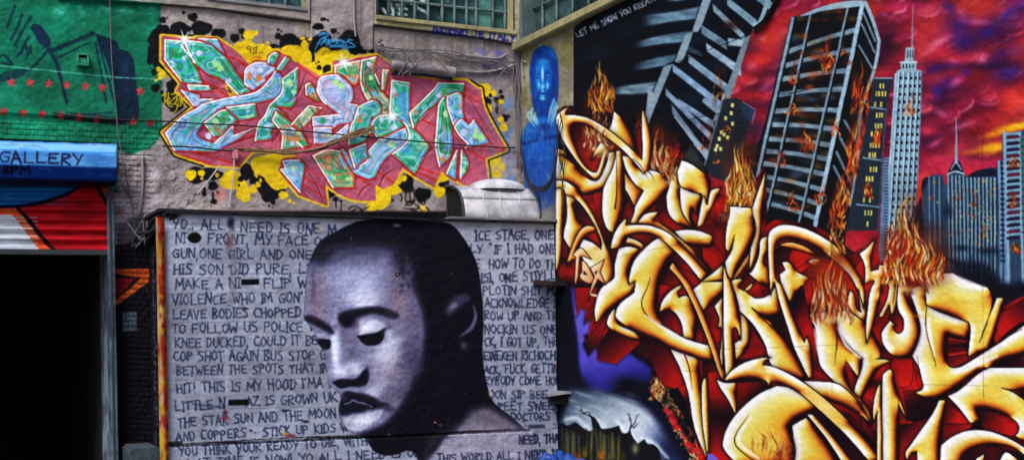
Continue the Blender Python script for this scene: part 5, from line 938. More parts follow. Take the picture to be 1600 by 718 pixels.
    text(C,'NEED, THAT',(811,694),(882,690),14,INK,2.5,96,.93,.08); text(C,'THIS WORLD ALL I NEED IS',(683,722),(876,714),13,INK,2.3,97,.85,.08)
    mottle(C,.09,3,3,805,2,(C.id==1).astype(np.float32))
    mottle(C,.07,7,4,801,3); mottle(C,.08,60,40,802,4)
    return C
# ============================================================ GEOMETRY HELPERS
YB, XR, YF, XL = 9.0, 4.136, 8.38, 1.327       # back wall, right wall, front of the lettered box, its left side
def ray(px, py):
    return _f + RT*((px-800)/FPX) + UP*((HOR-py)/FPX)
def W(px, py, y=None, x=None, off=0):
    """the point of a wall (plane y=... or x=...) that was measured at this place of the photograph"""
    d = ray(px,py); t = (y-off)/d.y if y is not None else (x-off)/d.x
    return EYE + d*t
def lin(c): 
    c = np.asarray(c, np.float32); return np.where(c <= .04045, c/12.92, ((c+.055)/1.055)**2.4)
def lc(h, k=1.): return tuple(float(v)*k for v in lin(hexc(h)))+(1.,)
def link(o, parent=None):
    scene.collection.objects.link(o)
    if parent is not None: o.parent = parent; o.matrix_parent_inverse = parent.matrix_world.inverted() if parent.type != 'EMPTY' else Matrix.Translation(-parent.location)
    return o
def tag(o, label=None, cat=None, group=None, kind=None):
    if label: o['label'] = label
    if cat: o['category'] = cat
    if group: o['group'] = group
    if kind: o['kind'] = kind
    return o
def empty(name, loc, label, cat, group=None):
    o = bpy.data.objects.new(name, None); o.location = loc; scene.collection.objects.link(o); return tag(o,label,cat,group)
def mat(name, col, rough=.7, metal=0., var=.12, scale=12., bump=.15, bscale=90., attr=False, spec=.3, dirt=None, dscale=5.):
    m = bpy.data.materials.new(name); m.use_nodes = True; n = m.node_tree; L = n.links; b = n.nodes['Principled BSDF']
    b.inputs['Roughness'].default_value = rough; b.inputs['Metallic'].default_value = metal; b.inputs['Specular IOR Level'].default_value = spec
    tc = n.nodes.new('ShaderNodeTexCoord'); no = n.nodes.new('ShaderNodeTexNoise'); no.inputs['Scale'].default_value = scale; no.inputs['Detail'].default_value = 8
    L.new(tc.outputs['Object'], no.inputs['Vector'])
    rp = n.nodes.new('ShaderNodeMapRange'); rp.inputs['From Min'].default_value = .3; rp.inputs['From Max'].default_value = .7; rp.inputs['To Min'].default_value = 1-var; rp.inputs['To Max'].default_value = 1+var
    L.new(no.outputs['Fac'], rp.inputs['Value'])
    mx = n.nodes.new('ShaderNodeVectorMath'); mx.operation = 'SCALE'; L.new(rp.outputs[0], mx.inputs['Scale'])
    if attr:
        at = n.nodes.new('ShaderNodeAttribute'); at.attribute_name = 'paint'; L.new(at.outputs['Color'], mx.inputs[0])
    elif dirt:
        n2 = n.nodes.new('ShaderNodeTexNoise'); n2.inputs['Scale'].default_value = dscale; n2.inputs['Detail'].default_value = 10; n2.inputs['Roughness'].default_value = .65; L.new(tc.outputs['Object'], n2.inputs['Vector'])
        cr = n.nodes.new('ShaderNodeValToRGB'); cr.color_ramp.elements[0].position = .42; cr.color_ramp.elements[1].position = .6
        cr.color_ramp.elements[0].color = lc(col); cr.color_ramp.elements[1].color = lc(dirt); L.new(n2.outputs['Fac'], cr.inputs[0]); L.new(cr.outputs[0], mx.inputs[0])
    else: mx.inputs[0].default_value = lc(col)[:3]
    L.new(mx.outputs[0], b.inputs['Base Color'])
    r2 = n.nodes.new('ShaderNodeMapRange'); r2.inputs['To Min'].default_value = max(0,rough-.15); r2.inputs['To Max'].default_value = min(1,rough+.15); L.new(no.outputs['Fac'], r2.inputs['Value']); L.new(r2.outputs[0], b.inputs['Roughness'])
    if bump:
        nb = n.nodes.new('ShaderNodeTexNoise'); nb.inputs['Scale'].default_value = bscale; nb.inputs['Detail'].default_value = 6; L.new(tc.outputs['Object'], nb.inputs['Vector'])
        bm = n.nodes.new('ShaderNodeBump'); bm.inputs['Strength'].default_value = bump; bm.inputs['Distance'].default_value = .01; L.new(nb.outputs['Fac'], bm.inputs['Height']); L.new(bm.outputs[0], b.inputs['Normal'])
    return m
M = dict(paint=mat('sprayed_wall_paint','#ffffff',.8,attr=True,var=.05,scale=30,bump=.22,bscale=60,spec=.12), spray=mat('glossy_spray_paint','#ffffff',.72,attr=True,var=.03,scale=40,bump=.12,bscale=70,spec=.12),
    glass=mat('dirty_wired_glass','#ffffff',.28,attr=True,var=.15,scale=25,bump=.1,bscale=14,spec=.5), steel=mat('galvanised_steel','#c4c2c8',.6,.05,.08,9,.06,40,dirt='#8f8f96'),
    frame=mat('grey_green_window_steel','#5c7274',.6,0,.25,20,.2,60,dirt='#3c4c50'), cable=mat('black_cable','#1b1a1f',.6), wire=mat('dusty_grey_cable','#5e5860',.7,0,.3,30), white=mat('dull_white_cable','#a8a4a6',.6,0,.2,20),
    pipe=mat('painted_pipe','#8f8689',.6,0,.12,14,.2,50,dirt='#6e666a'), rust=mat('brown_vine_cable','#7a5a44',.75,0,.4,40), dark=mat('tar_felt','#15131a',.85,0,.4,20,.5,60), dgrey=mat('dark_steel','#31363c',.55,.2,.2,14),
    ledge=mat('cream_ledge','#9c9468',.75,0,.12,9,.3,50,dirt='#807a5c'), concrete=mat('grey_concrete','#7a777c',.85,0,.15,8,.4,50,dirt='#5c5a60'), asphalt=mat('asphalt','#3a3a3c',.9,0,.2,6,.4,90), room=mat('shaded_interior_wall','#14181e',.9,0,.2,5,.3,30),
    jamb=mat('lit_pale_jamb','#7c8c9a',.8,0,.35,7,.3,30,dirt='#3c4854',dscale=4), black=mat('matt_black','#060608',.9), tarp=mat('blue_tarp','#1c3f88',.5,0,.2,10,.3,20), green=mat('green_box_paint','#2c8a68',.55,0,.15,20), rail=mat('guide_rail_steel','#5c6c78',.55,.2,.25,14,.2,40,dirt='#26303a'), rusty=mat('rusted_iron','#0e0c10',.8,.2,.4,25,.4,60,dirt='#2c1a14'), red=mat('faded_red','#6c2a2c',.7), flash=mat('pink_plastic','#b87078',.6))
def mesh(name, verts, faces, m, parent=None, smooth=False):
    me = bpy.data.meshes.new(name); me.from_pydata([tuple(v) for v in verts], [], faces); me.materials.append(m)
    if smooth: me.polygons.foreach_set('use_smooth', [True]*len(me.polygons))
    me.update(); return link(bpy.data.objects.new(name, me), parent)
def prism(c8, name, m, parent=None, bev=.004):
    """box from 8 corners: 4 front (ccw) then 4 back"""
    bm = bmesh.new(); v = [bm.verts.new(c) for c in c8]
    for f in ((0,1,2,3),(7,6,5,4),(0,4,5,1),(1,5,6,2),(2,6,7,3),(3,7,4,0)): bm.faces.new([v[i] for i in f])
    bmesh.ops.recalc_face_normals(bm, faces=bm.faces)
    if bev: bmesh.ops.bevel(bm, geom=bm.edges[:], offset=bev, segments=2, affect='EDGES')
    me = bpy.data.meshes.new(name); bm.to_mesh(me); bm.free(); me.materials.append(m); return link(bpy.data.objects.new(name, me), parent)
def box(x0,x1,y0,y1,z0,z1,name,m,parent=None,bev=.004):
    return prism([(x0,y0,z0),(x1,y0,z0),(x1,y0,z1),(x0,y0,z1),(x0,y1,z0),(x1,y1,z0),(x1,y1,z1),(x0,y1,z1)],name,m,parent,bev)
def tube_data(pts, r, seg=8, sub=6):
    pts = [Vector(p) for p in pts]; n = len(pts); out = []
    for i in range(n-1):
        p0,p1,p2,p3 = pts[max(i-1,0)],pts[i],pts[i+1],pts[min(i+2,n-1)]
        for k in range(sub):
            t = k/sub; out.append(.5*((2*p1)+(p2-p0)*t+(2*p0-5*p1+4*p2-p3)*t*t+(3*p1-p0-3*p2+p3)*t**3))
    out.append(pts[-1]); V = []; F = []; up = Vector((.13,.21,.97)).normalized()
    for i,p in enumerate(out):
        t = (out[min(i+1,len(out)-1)]-out[max(i-1,0)]).normalized(); a = t.cross(up)
        if a.length < .1: a = t.cross(Vector((1,0,0)))
        a.normalize(); b = t.cross(a)
        for k in range(seg): an = 2*math.pi*k/seg; V.append(p+a*(r*math.cos(an))+b*(r*math.sin(an)))
    m_ = len(out)
    for i in range(m_-1):
        for k in range(seg): F.append((i*seg+k, i*seg+(k+1)%seg, (i+1)*seg+(k+1)%seg, (i+1)*seg+k))
    F.append(tuple(range(seg))[::-1]); F.append(tuple((m_-1)*seg+k for k in range(seg)))
    return V,F
def tube(name, pts, r, m, parent=None, seg=8):
    V,F = tube_data(pts,r,seg); return mesh(name,V,F,m,parent,True)
def tubes(name, lists, m, parent=None, seg=6):
    V,F = [],[]
    for pts,r in lists:
        v,f = tube_data(pts,r,seg); o = len(V); V += v; F += [tuple(i+o for i in q) for q in f]
    return mesh(name,V,F,m,parent,True)
def sample(A, px, py):
    x = np.clip(px+PADX,0,CW-1.001); y = np.clip(py+PADY,0,CH-1.001); xi = x.astype(int); yi = y.astype(int); fx = (x-xi); fy = (y-yi)
    if A.ndim == 3: fx = fx[...,None]; fy = fy[...,None]
    return (A[yi,xi]*(1-fx)+A[yi,xi+1]*fx)*(1-fy)+(A[yi+1,xi]*(1-fx)+A[yi+1,xi+1]*fx)*fy
def painted(C, plane, px0,px1,py0,py1, step, names, keep=None, clampf=None, hgt=None, ext=None, root_name='wall', rootmat='paint', parent=None, pos=None, k=1., satn=1.14, gam=1.04, extc='#6a6462'):
    """a wall as a fine quad mesh; the painting is its colour, relief is real; each painted subject is a part"""
    xs = np.arange(px0,px1+.01,step); ys = np.arange(py0,py1+.01,step); PX,PY = np.meshgrid(xs,ys)
    d = np.stack([_f[i]+RT[i]*((PX-800)/FPX)+UP[i]*((HOR-PY)/FPX) for i in range(3)],-1)
    ax,val = plane
    den = d[...,ax]; den = np.where(np.abs(den) < .05, .05, den)
    t = (val-EYE[ax])/den; t = np.where(t < 0, 60, t); Pw = np.array(EYE)+d*t[...,None]
    if pos is not None: Pw = pos(PX,PY,Pw)
    if clampf: Pw = clampf(Pw)
    cc = np.clip(sample(C.c,PX,PY),0,1); lm_ = cc@np.array([.3,.59,.11]); cc = np.clip(lm_[...,None]+(cc-lm_[...,None])*satn,0,1); cc = np.clip(cc-.055*np.sin(2*np.pi*cc)-.012,0,1)**gam; col = lin(cc)*k; ids = C.id[np.clip((PY+PADY).astype(int),0,CH-1), np.clip((PX+PADX).astype(int),0,CW-1)].astype(int)
    if hgt is not None: Pw[...,ax] -= sample(hgt,PX,PY)
    ec = lin(hexc(extc))
    if ext:
        for side,axis,v in ext:
            if side == 'top': row = Pw[:1].copy(); row[...,axis] = v; Pw = np.concatenate([row,Pw],0); col = np.concatenate([col[:1]*0+ec,col],0); ids = np.concatenate([ids[:1]*0,ids],0); PX = np.concatenate([PX[:1],PX],0); PY = np.concatenate([PY[:1],PY],0)
            if side == 'bottom': row = Pw[-1:].copy(); row[...,axis] = v; Pw = np.concatenate([Pw,row],0); col = np.concatenate([col,col[-1:]*0+ec],0); ids = np.concatenate([ids,ids[-1:]],0); PX = np.concatenate([PX,PX[-1:]],0); PY = np.concatenate([PY,PY[-1:]],0)
            if side == 'left': c_ = Pw[:,:1].copy(); c_[...,axis] = v; Pw = np.concatenate([c_,Pw],1); col = np.concatenate([col[:,:1]*0+ec,col],1); ids = np.concatenate([ids[:,:1],ids],1); PX = np.concatenate([PX[:,:1],PX],1); PY = np.concatenate([PY[:,:1],PY],1)
            if side == 'right': c_ = Pw[:,-1:].copy(); c_[...,axis] = v; Pw = np.concatenate([Pw,c_],1); col = np.concatenate([col,col[:,-1:]*0+ec],1); ids = np.concatenate([ids,ids[:,-1:]],1); PX = np.concatenate([PX,PX[:,-1:]],1); PY = np.concatenate([PY,PY[:,-1:]],1)
    ny,nx = PX.shape; I = np.arange(ny*nx).reshape(ny,nx)
    quads = np.stack([I[:-1,:-1],I[1:,:-1],I[1:,1:],I[:-1,1:]],-1).reshape(-1,4); fid = ids[:-1,:-1].reshape(-1)
    ok = np.ones(len(quads),bool)
    if keep is not None: kp = keep(PX,PY,Pw); ok &= kp.reshape(-1)[quads].all(1)
    Pf = Pw.reshape(-1,3); Cf = col.reshape(-1,3)
    d1 = np.linalg.norm(np.cross(Pf[quads[:,2]]-Pf[quads[:,0]], Pf[quads[:,3]]-Pf[quads[:,1]]),axis=1); ok &= d1 > 1e-9
    quads = quads[ok]; fid = fid[ok]; root = parent
    present = [i for i in sorted(names) if (fid==i).any()]
    for i in present:
        q = quads[fid==i]; u,inv = np.unique(q.ravel(), return_inverse=True); me = bpy.data.meshes.new(names[i][0])
        me.vertices.add(len(u)); me.vertices.foreach_set('co', Pf[u].astype(np.float32).ravel()); me.loops.add(len(q)*4); me.loops.foreach_set('vertex_index', inv.astype(np.int32).ravel())
        me.polygons.add(len(q)); me.polygons.foreach_set('loop_start', np.arange(0,len(q)*4,4,dtype=np.int32)); me.polygons.foreach_set('use_smooth', np.ones(len(q),bool)); me.update(calc_edges=True)
        ca = me.color_attributes.new('paint','FLOAT_COLOR','POINT'); ca.data.foreach_set('color', np.concatenate([Cf[u],np.ones((len(u),1))],1).astype(np.float32).ravel())
        me.materials.append(M[names[i][2] if len(names[i]) > 2 else rootmat]); o = bpy.data.objects.new(names[i][0], me)
        if root is None: scene.collection.objects.link(o); root = o
        else: link(o, root)
        if names[i][1]: o['label'] = names[i][1]
    return root
def relief(amp1, amp2, seed, lines=None):
    h = (fbm(CH,CW,40,40,seed,4)-.5)*2*amp1+(fbm(CH,CW,7,6,seed+5,3)-.5)*2*amp2
    return h.astype(np.float32)

# ============================================================ GROUND
g = mesh('ground',[(-200,-200,0),(200,-200,0),(200,200,0),(-200,200,0)],[(0,1,2,3)],M['asphalt']); tag(g,'cracked dark asphalt yard floor','ground',kind='structure')

# ============================================================ BACK WALL
CB = paint_back(); hb = relief(.006,.0035,41)
_X,_Y = np.meshgrid(np.arange(CW)-PADX, np.arange(CH)-PADY)
pl = (1-ss(485,487,_X)*0)*0
hb += np.where((_X>484)&(_X<583)&(_Y<90), .02, 0)*ss(90,70,_Y)                     # pilaster between the windows
bedge = np.interp(_X,[90,250,400,484,583,670,812],[0,9,24,36,41,51,72])
hb += np.where((_X>90)&(_X<484)|(_X>=583), .035*ss(2,-2,_Y-bedge), 0)           # concrete lintel proud of the wall
mort = ((np.abs((_Y-.035*_X)%8.4-4.2)>3.5)|((np.abs((_X+((( _Y-.035*_X)//8.4)%2)*6)%12-6)>5.3)))
hb -= np.where(mort & (((_Y>188)&(_X<250)&(CB.id==1))|((_X<240)&(_Y>236))), .007, 0)
hb += np.where((CB.id==0)&(_X>190)&(_X<330)&(_Y>235)&(_Y<345), (vnoise(CH,CW,13,11,93)>.52)*.006, 0)
for (ax_,bx_,y_) in ((0,250,183),): hb += np.where((_X<200)&(_Y>176+.06*_X)&(_Y<188+.06*_X), -.02, 0)
hb += np.where(CB.id==1, .004, 0)
W1 = lambda PX,PY: (PX>327)&(PX<476)&(PY < -2+(PX-327)*.125)&(PY>-95)
W2 = lambda PX,PY: (PX>586)&(PX<800)&(PY < 26+(PX-586)*.115)&(PY>-95)
DR = lambda PX,PY: (PX<171)&(PY>262)
def keep_b(PX,PY,Pw): return ~(W1(PX,PY)|W2(PX,PY)|DR(PX,PY))
def clamp_b(P_): P_[...,0] = np.minimum(P_[...,0],XR); P_[...,2] = np.clip(P_[...,2],0,7); return P_
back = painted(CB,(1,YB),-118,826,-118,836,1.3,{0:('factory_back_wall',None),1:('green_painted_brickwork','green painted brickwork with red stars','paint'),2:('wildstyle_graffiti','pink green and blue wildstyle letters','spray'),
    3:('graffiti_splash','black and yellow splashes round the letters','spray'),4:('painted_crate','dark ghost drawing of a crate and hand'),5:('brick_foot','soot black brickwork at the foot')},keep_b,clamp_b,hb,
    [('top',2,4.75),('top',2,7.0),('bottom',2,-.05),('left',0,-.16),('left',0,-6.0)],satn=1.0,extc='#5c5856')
tag(back,'tall grey plastered factory back wall with green corner and colourful letters','wall')
for o in bpy.data.objects:
    if o.name == 'factory_back_wall': pass
def glass_canvas():
    C = Canvas('#2c4648'); r = RS(4)
    n = fbm(CH,CW,12,16,31,3); C.c[:] = ramp(n,[(0,'#16262c'),(.4,'#34545a'),(.6,'#4c7476'),(1,'#84aaa6')])
    for x0,x1,c in ((645,668,'#14323c'),(669,690,'#182a30'),(692,728,'#2c4646'),(729,745,'#4c6c6c'),(745,770,'#6c8c84'),(770,800,'#3c5c58'),(586,645,'#1c3a3a'),(812,830,'#3c4844'),(830,848,'#4a5450'),(848,872,'#5c6460'),(872,900,'#4c5454'),(900,960,'#20242c')):
        fill(C,'%d,-110c %d,-110c %d,80c %d,80c'%(x0,x1,x1,x0),c,1,.7)
    for s_ in ('@G5 -10,60c 20,100c 60,105 65,90','@G5 40,0c 65,100','@G5 85,40c 130,35 150,20','@G5 140,10c 110,100 150,105','@G5 110,60c 160,60','@G5 180,0c 230,50 300,90','@G5 170,10c 215,30 290,0'): stroke(C,s_,3.6,'#dce8f0',.8,.95)
    for k in range(50): blob(C,330+r.rand()*470,-20+r.rand()*60,3+r.rand()*4,4,('#7cacac','#0c1c20','#8cb4a8')[k%3],.4)
    return C
CG = glass_canvas()
def window(px0,px1,sill,vert,hor,plane,lab):
    wn = bpy.data.objects.new('window',None); 
    ax,val = plane; kw = {'y':val+.10} if ax == 1 else {'x':val+.10}
    wn.location = W((px0+px1)/2,0,**kw); link(wn, back if ax == 1 else right); wn.matrix_parent_inverse = Matrix(); tag(wn,lab)
    gl = painted(CG,(ax,val+.12),px0-14,px1+22,-112,max(sill(px0),sill(px1))+8,3,{0:('glass',None,'glass')},lambda X_,Y_,P_: Y_ < np.vectorize(sill)(X_)+7)
    gl.parent = wn; gl.matrix_parent_inverse = Matrix.Translation(-wn.location)
    fr = []; 
    for x in vert: fr.append(([W(x,sill(x)+4,**kw), W(x,-108,**kw)],.014))
    for h_ in hor: fr.append(([W(px0-8,sill(px0)-h_,**kw),W(px1+8,sill(px1)-h_,**kw)],.013))
    f = tubes('frame',fr,M['frame'],None,4); f.parent = wn; f.matrix_parent_inverse = Matrix.Translation(-wn.location)
    # reveal of the opening
    return wn
s1 = lambda x: -2+(x-327)*.125
s2 = lambda x: 26+(x-586)*.115
window(327,476,s1,(330,352,375,398,421,446,472),(0,30,60,90),(1,YB),'left window over the lintel with green wired glass')
window(586,800,s2,(589,607,628,648,669,691,710,729,744,770,789),(0,29,58,87),(1,YB),'right window with white scrawl on its glass')
def reveal(pts, plane, m, name, parent, depth=.125):
    ax,val = plane; V = []
    for (x,y) in pts:
        p = W(x,y,y=val) if ax == 1 else W(x,y,x=val); q = p.copy(); q[ax] += depth; p[ax] -= .012; V += [p,q]
    F = [(2*i,2*i+1,2*i+3,2*i+2) for i in range(len(pts)-1)]
    return mesh(name,V,F,m,parent)
reveal([(326,-96),(326,s1(326)+1),(477,s1(477)+1),(477,-96)],(1,YB),M['ledge'],'window_reveal',back)
reveal([(585,-96),(585,s2(585)+1),(801,s2(801)+1),(801,-96)],(1,YB),M['ledge'],'window_reveal',back)
def sillbar(p0,p1,h,plane,out,m,name,parent,drop=0):
    ax,val = plane; kw = 'y' if ax == 1 else 'x'
    a,b = W(*p0,**{kw:val}), W(*p1,**{kw:val}); n_ = Vector((0,-1,0)) if ax == 1 else Vector((-1,0,0)); up = Vector((0,0,h))
    i_ = n_*-.02; c = [a+n_*out,b+n_*out,b+n_*out+up,a+n_*out+up,a+i_,b+i_,b+i_+up,a+i_+up]
    return prism(c,name,m,parent,.006)
sillbar((584,33),(803,57),.035,(1,YB),.055,M['ledge'],'window_sill',back)
sillbar((322,3),(478,21),.03,(1,YB),.05,M['concrete'],'window_sill',back)
xj = W(-109,500,y=YB).x; box(-6,xj,YB-.01,YB+.35,-.02,W(-109,262,y=YB).z+.01,'door_pier',M['concrete'],back,.004)
# room behind the door opening
_xr = W(171,400,y=YB).x; _zt = W(100,262,y=YB).z
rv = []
rm = mesh('doorway_room',[(-1.7,YB+.0,0),(-1.7,YB+5,0),(_xr,YB+5,0),(_xr,YB,0),(-1.7,YB,_zt),(-1.7,YB+5,_zt),(_xr,YB+5,_zt),(_xr,YB,_zt)],[(0,1,5,4),(1,2,6,5),(2,3,7,6),(4,5,6,7),(0,3,2,1)],M['room'],back)  # corridor darkness is put into the wall colour
mesh('doorway_reveal',[(_xr-.004,YB-.0,0),(_xr-.004,YB+.55,0),(_xr-.004,YB+.55,_zt),(_xr-.004,YB,_zt)],[(0,1,2,3)],M['jamb'],back)  # lit front end of the same wall, painted paler
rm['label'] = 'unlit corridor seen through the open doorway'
# ============================================================ RIGHT WALL
CR = paint_right(); hr = relief(.003,.0012,51); hr += np.where(CR.id>0, np.where(CR.id==10,0,.012), 0)
def clamp_r(P_): P_[...,1] = np.clip(P_[...,1],-8,YB); P_[...,2] = np.clip(P_[...,2],0,7); return P_
sr = lambda x: 71-(x-806)*.52
WR = lambda PX,PY: (PX>816)&(PX<1010)&(PY < 71-(PX-806)*.52)&(PY>-100)
right = painted(CR,(0,XR),808,1716,-118,836,1.3,{0:('mural_side_wall',None),1:('painted_red_sky','crimson and violet airbrushed sky','spray'),2:('painted_leaning_block','black leaning block with pale floor bands','spray'),
    3:('painted_burning_tower','burning office tower with grid front','spray'),4:('painted_spire_tower','pale blue tower with a thin spire','spray'),5:('painted_skyline','low blue skyline with needle tower','spray'),
    6:('painted_lettering','golden interlocking letters','spray'),7:('painted_flame','licks of orange fire','spray'),8:('letter_shadow','deep red block shadow behind the letters','spray'),9:('painted_cliff_scene','violet field over moonlit cliffs','spray'),
    10:('painted_figure','blue hooded figure with long face','paint'),11:('painted_lit_block','dark blocks with yellow lit windows','spray')},lambda X_,Y_,P_: ~WR(X_,Y_),clamp_r,hr,[('top',2,4.9),('top',2,7.0),('bottom',2,-.05),('right',1,3.2),('right',1,-8)],satn=1.02,k=.93,extc='#2c1418')
tag(right,'long side wall covered by a burning city mural with golden letters','wall')
window(816,960,lambda x: sr(x)-0,(818,829,848,870,895,920,948),(0,40,80),(0,XR),'side window above the blue figure with dim panes')
reveal([(815,-96),(815,sr(815)+1),(960,sr(960)),(1010,sr(1010))],(0,XR),M['frame'],'window_reveal',right)
a0,a1,b0,b1 = (806,84),(980,1),(806,71),(950,-3)
def ledge_r():
    A,B = W(812,81.5,x=XR),W(1040,-28,x=XR); zt = (W(812,69,x=XR).z); h = zt-A.z
    n_ = Vector((-1,0,0)); c = []
    A.y = min(A.y,8.98)
    for q in (n_*.07,n_*-.02): c += [A+q,B+q,B+q+Vector((0,0,h)),A+q+Vector((0,0,h))]
    return prism(c,'window_ledge',M['ledge'],right,.008)
ledge_r()['label'] = 'cream concrete ledge under the side window'
# ============================================================ LETTERED BOX
CF = paint_front(); hf = relief(.006,.003,61)
hf -= np.where(np.abs(_Y-(697-.045*(_X-268)))<1.6,.02,0)*(_X<830)
for yy in (352,384,430,460,505,550,595,640): hf -= np.where((np.abs(_Y-(yy-(_X-270)*.012))<.9)&(CF.id!=1),.0022,0)
ZA, ZB = W(263,333,y=YF).z, W(868,350,y=YF).z
ZT = ZA
def ztop(x): return ZA+(ZB-ZA)*(np.clip(x,XL,XR)-XL)/(XR-XL)
def keep_f(X_,Y_,P_): return P_[...,2] <= ZT+.0001
def clamp_f(P_): P_[...,0] = np.clip(P_[...,0],XL,XR-.02); P_[...,2] = np.minimum(np.maximum(P_[...,2],0),ztop(P_[...,0])); return P_
hut = painted(CF,(1,YF),246,884,322,836,1.3,{0:('lettered_box',None),1:('painted_portrait','portrait of a man with lowered eyes','spray')},None,clamp_f,hf,[('bottom',2,-.02)],satn=.88)
tag(hut,'low white box building with handwritten lines and a large portrait','building')
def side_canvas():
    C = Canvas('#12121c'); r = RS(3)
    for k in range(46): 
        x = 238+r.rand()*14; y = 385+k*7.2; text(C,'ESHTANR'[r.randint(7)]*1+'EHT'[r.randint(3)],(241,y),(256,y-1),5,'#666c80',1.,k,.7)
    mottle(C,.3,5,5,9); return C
CS = side_canvas()
def pos_side(PX,PY,Pw):      # left side face of the box: runs back from the front corner to the wall
    t = np.clip((258-PX)/22,0,1); Pw[...,0] = XL; Pw[...,1] = YF+(YB-.03-YF)*t; Pw[...,2] = ZT-(PY-330)/(836-330)*ZT
    return Pw
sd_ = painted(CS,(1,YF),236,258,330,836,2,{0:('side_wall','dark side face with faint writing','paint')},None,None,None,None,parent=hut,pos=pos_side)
_a,_b = (XL-.03,ZA),(XR-.004,ZB)
def _rf(x0,z0,x1,z1,lo,hi0,hi1,y0,y1): return [(x0,y0,z0+lo),(x1,y0,z1+lo),(x1,y0,z1+hi1),(x0,y0,z0+hi0),(x0,y1,z0+lo),(x1,y1,z1+lo),(x1,y1,z1+hi1),(x0,y1,z0+hi0)]
prism(_rf(XL-.03,ZA,XR-.004,ZB,.003,.03,.010,YF-.03,YB-.04),'roof_felt',M['dark'],hut,.006)['label'] = 'tarred roof edge'
xc = W(700,348,y=YF).x
prism(_rf(xc,float(ztop(xc)),XR-.006,ZB,.012,.03,.034,YF-.045,YF+.3),'roof_slab',M['concrete'],hut,.006)['label'] = 'pale slab under the vent hood'
tubes('torn_felt_edge',[([ (x,YF-.034-random.Random(i).random()*.01,float(ztop(x))+.006-random.Random(i*7).random()*.008) for x in np.linspace(XL+.02+i*.46,XL+.44+i*.46,7)],.004) for i in range(6)],M['dark'],hut,6)
# corner strip in yellow, orange and red
def strip_canvas():
    C = Canvas('#b88c24'); r = RS(8)
    C.c[:] = ramp(fbm(CH,CW,6,26,44,3),[(0,'#8c5c14'),(.45,'#b8861c'),(.6,'#c89a20'),(1,'#d8b040')])
    for k in range(60):
        y = 335+r.rand()*390; blob(C,259+r.rand()*9,y,2+r.rand()*3,3+r.rand()*8,('#a81c14','#b83018','#8c1410','#c84c20')[k%4],.9,p=4)
    for k in range(30): blob(C,255+r.rand()*6,335+r.rand()*390,1.5,4+r.rand()*6,('#c8a894','#d0b090','#a08c84')[k%3],.8,p=4)
    stroke(C,'256,340c 262,740c',1.2,'#a8a094',.6,.7); return C
CT = strip_canvas()
def pos_strip(PX,PY,Pw):
    t = (PX-256)/12; Pw[...,0] = XL-.045+.055*t; Pw[...,1] = YF-.03-.02*np.sin(np.clip(t,0,1)*math.pi); Pw[...,2] = (ZT-.03)*(1-(PY-340)/(836-340)); return Pw
painted(CT,(1,YF),256,268,340,836,1.5,{0:('corner_strip','yellow and red flaked corner strip','paint')},None,None,None,None,parent=hut,pos=pos_strip,satn=.85,k=.6)
# ============================================================ ROLLER SHUTTER
def shutter_canvas():
    C = Canvas('#a01c30'); r = RS(2)
    C.c[:] = ramp(fbm(CH,CW,50,9,22,4),[(0,'#6c1424'),(.4,'#98202e'),(.7,'#b42c3a'),(1,'#cc4a50')])
    fill(C,'@U1 -400,250c 430,250c 430,275 380,320 280,360 150,395 0,405c -400,405c','#2c70a4',1.2); 
    for k in range(14): stroke(C,'@U1 -100,%dc 340,%dc'%(280+k*9,276+k*9),2,('#4c90c4','#1c4c7c')[k%2],1.4,.35)
    stroke(C,'@U1 -400,410c 0,402c 150,392 280,358 380,315 430,270c',(6,6,7,6,4),'#141430',.8)
    fill(C,'@U1 -400,415c 90,410c 120,450 200,560 270,630c -400,640c','#c8643c',1); fill(C,'@U1 -400,440c 60,440c 110,500 160,570 205,625c -400,640c','#c8ccd4',1)
    for k in range(10): stroke(C,'@U1 -100,%dc 190,%dc'%(455+k*19,455+k*19),2.4,('#8c98a8','#e4e8ec')[k%2],1.,.7)
    stroke(C,'@U1 85,405c 140,460 210,550 285,632c',(5,7,6,5),'#181828',.8); fill(C,'@U1 495,285c 560,285c 555,380c','#c8643c',1,.8); stroke(C,'@U1 485,280c 520,340 556,400c',(7,6),'#141430',.8)
    blob(C,20,188,16,4,'#a02828',.6); fill(C,'@U1 -400,610c 560,625c 560,650c -400,640c','#8c8488',1.5,.5)
    mottle(C,.12,12,6,31); return C
sh = empty('roller_shutter',W(90,260,y=YB),'half open roller shutter with blue housing reading GALLERY 8PM','shutter')
CC = shutter_canvas(); YS = YB-.06
hs = (.016*np.cos((_Y-.012*_X)*2*math.pi/15.5)).astype(np.float32)
zb = W(100,390,y=YS).z
painted(CC,(1,YS),-110,169,262,392,1.,{0:('curtain','corrugated shutter curtain painted red blue and white','spray')},None,None,hs,None,parent=sh)
x_l,x_r = W(-110,300,y=YS).x, W(169,300,y=YS).x
box(x_l,x_r,YS-.02,YS+.02,zb-.035,zb,'bottom_bar',M['dgrey'],sh)
rx0,rx1 = W(169,500,y=YS).x, W(180,500,y=YS).x
V=[]; 
box(rx0+.001,rx1,YS-.05,YB+.02,.0,W(176,268,y=YS).z,'guide_rail',M['rail'],sh,.005)
box(rx0+.012,rx0+.026,YS-.058,YS-.051,.0,W(176,290,y=YS).z,'rail_lip',M['dgrey'],sh,.002)
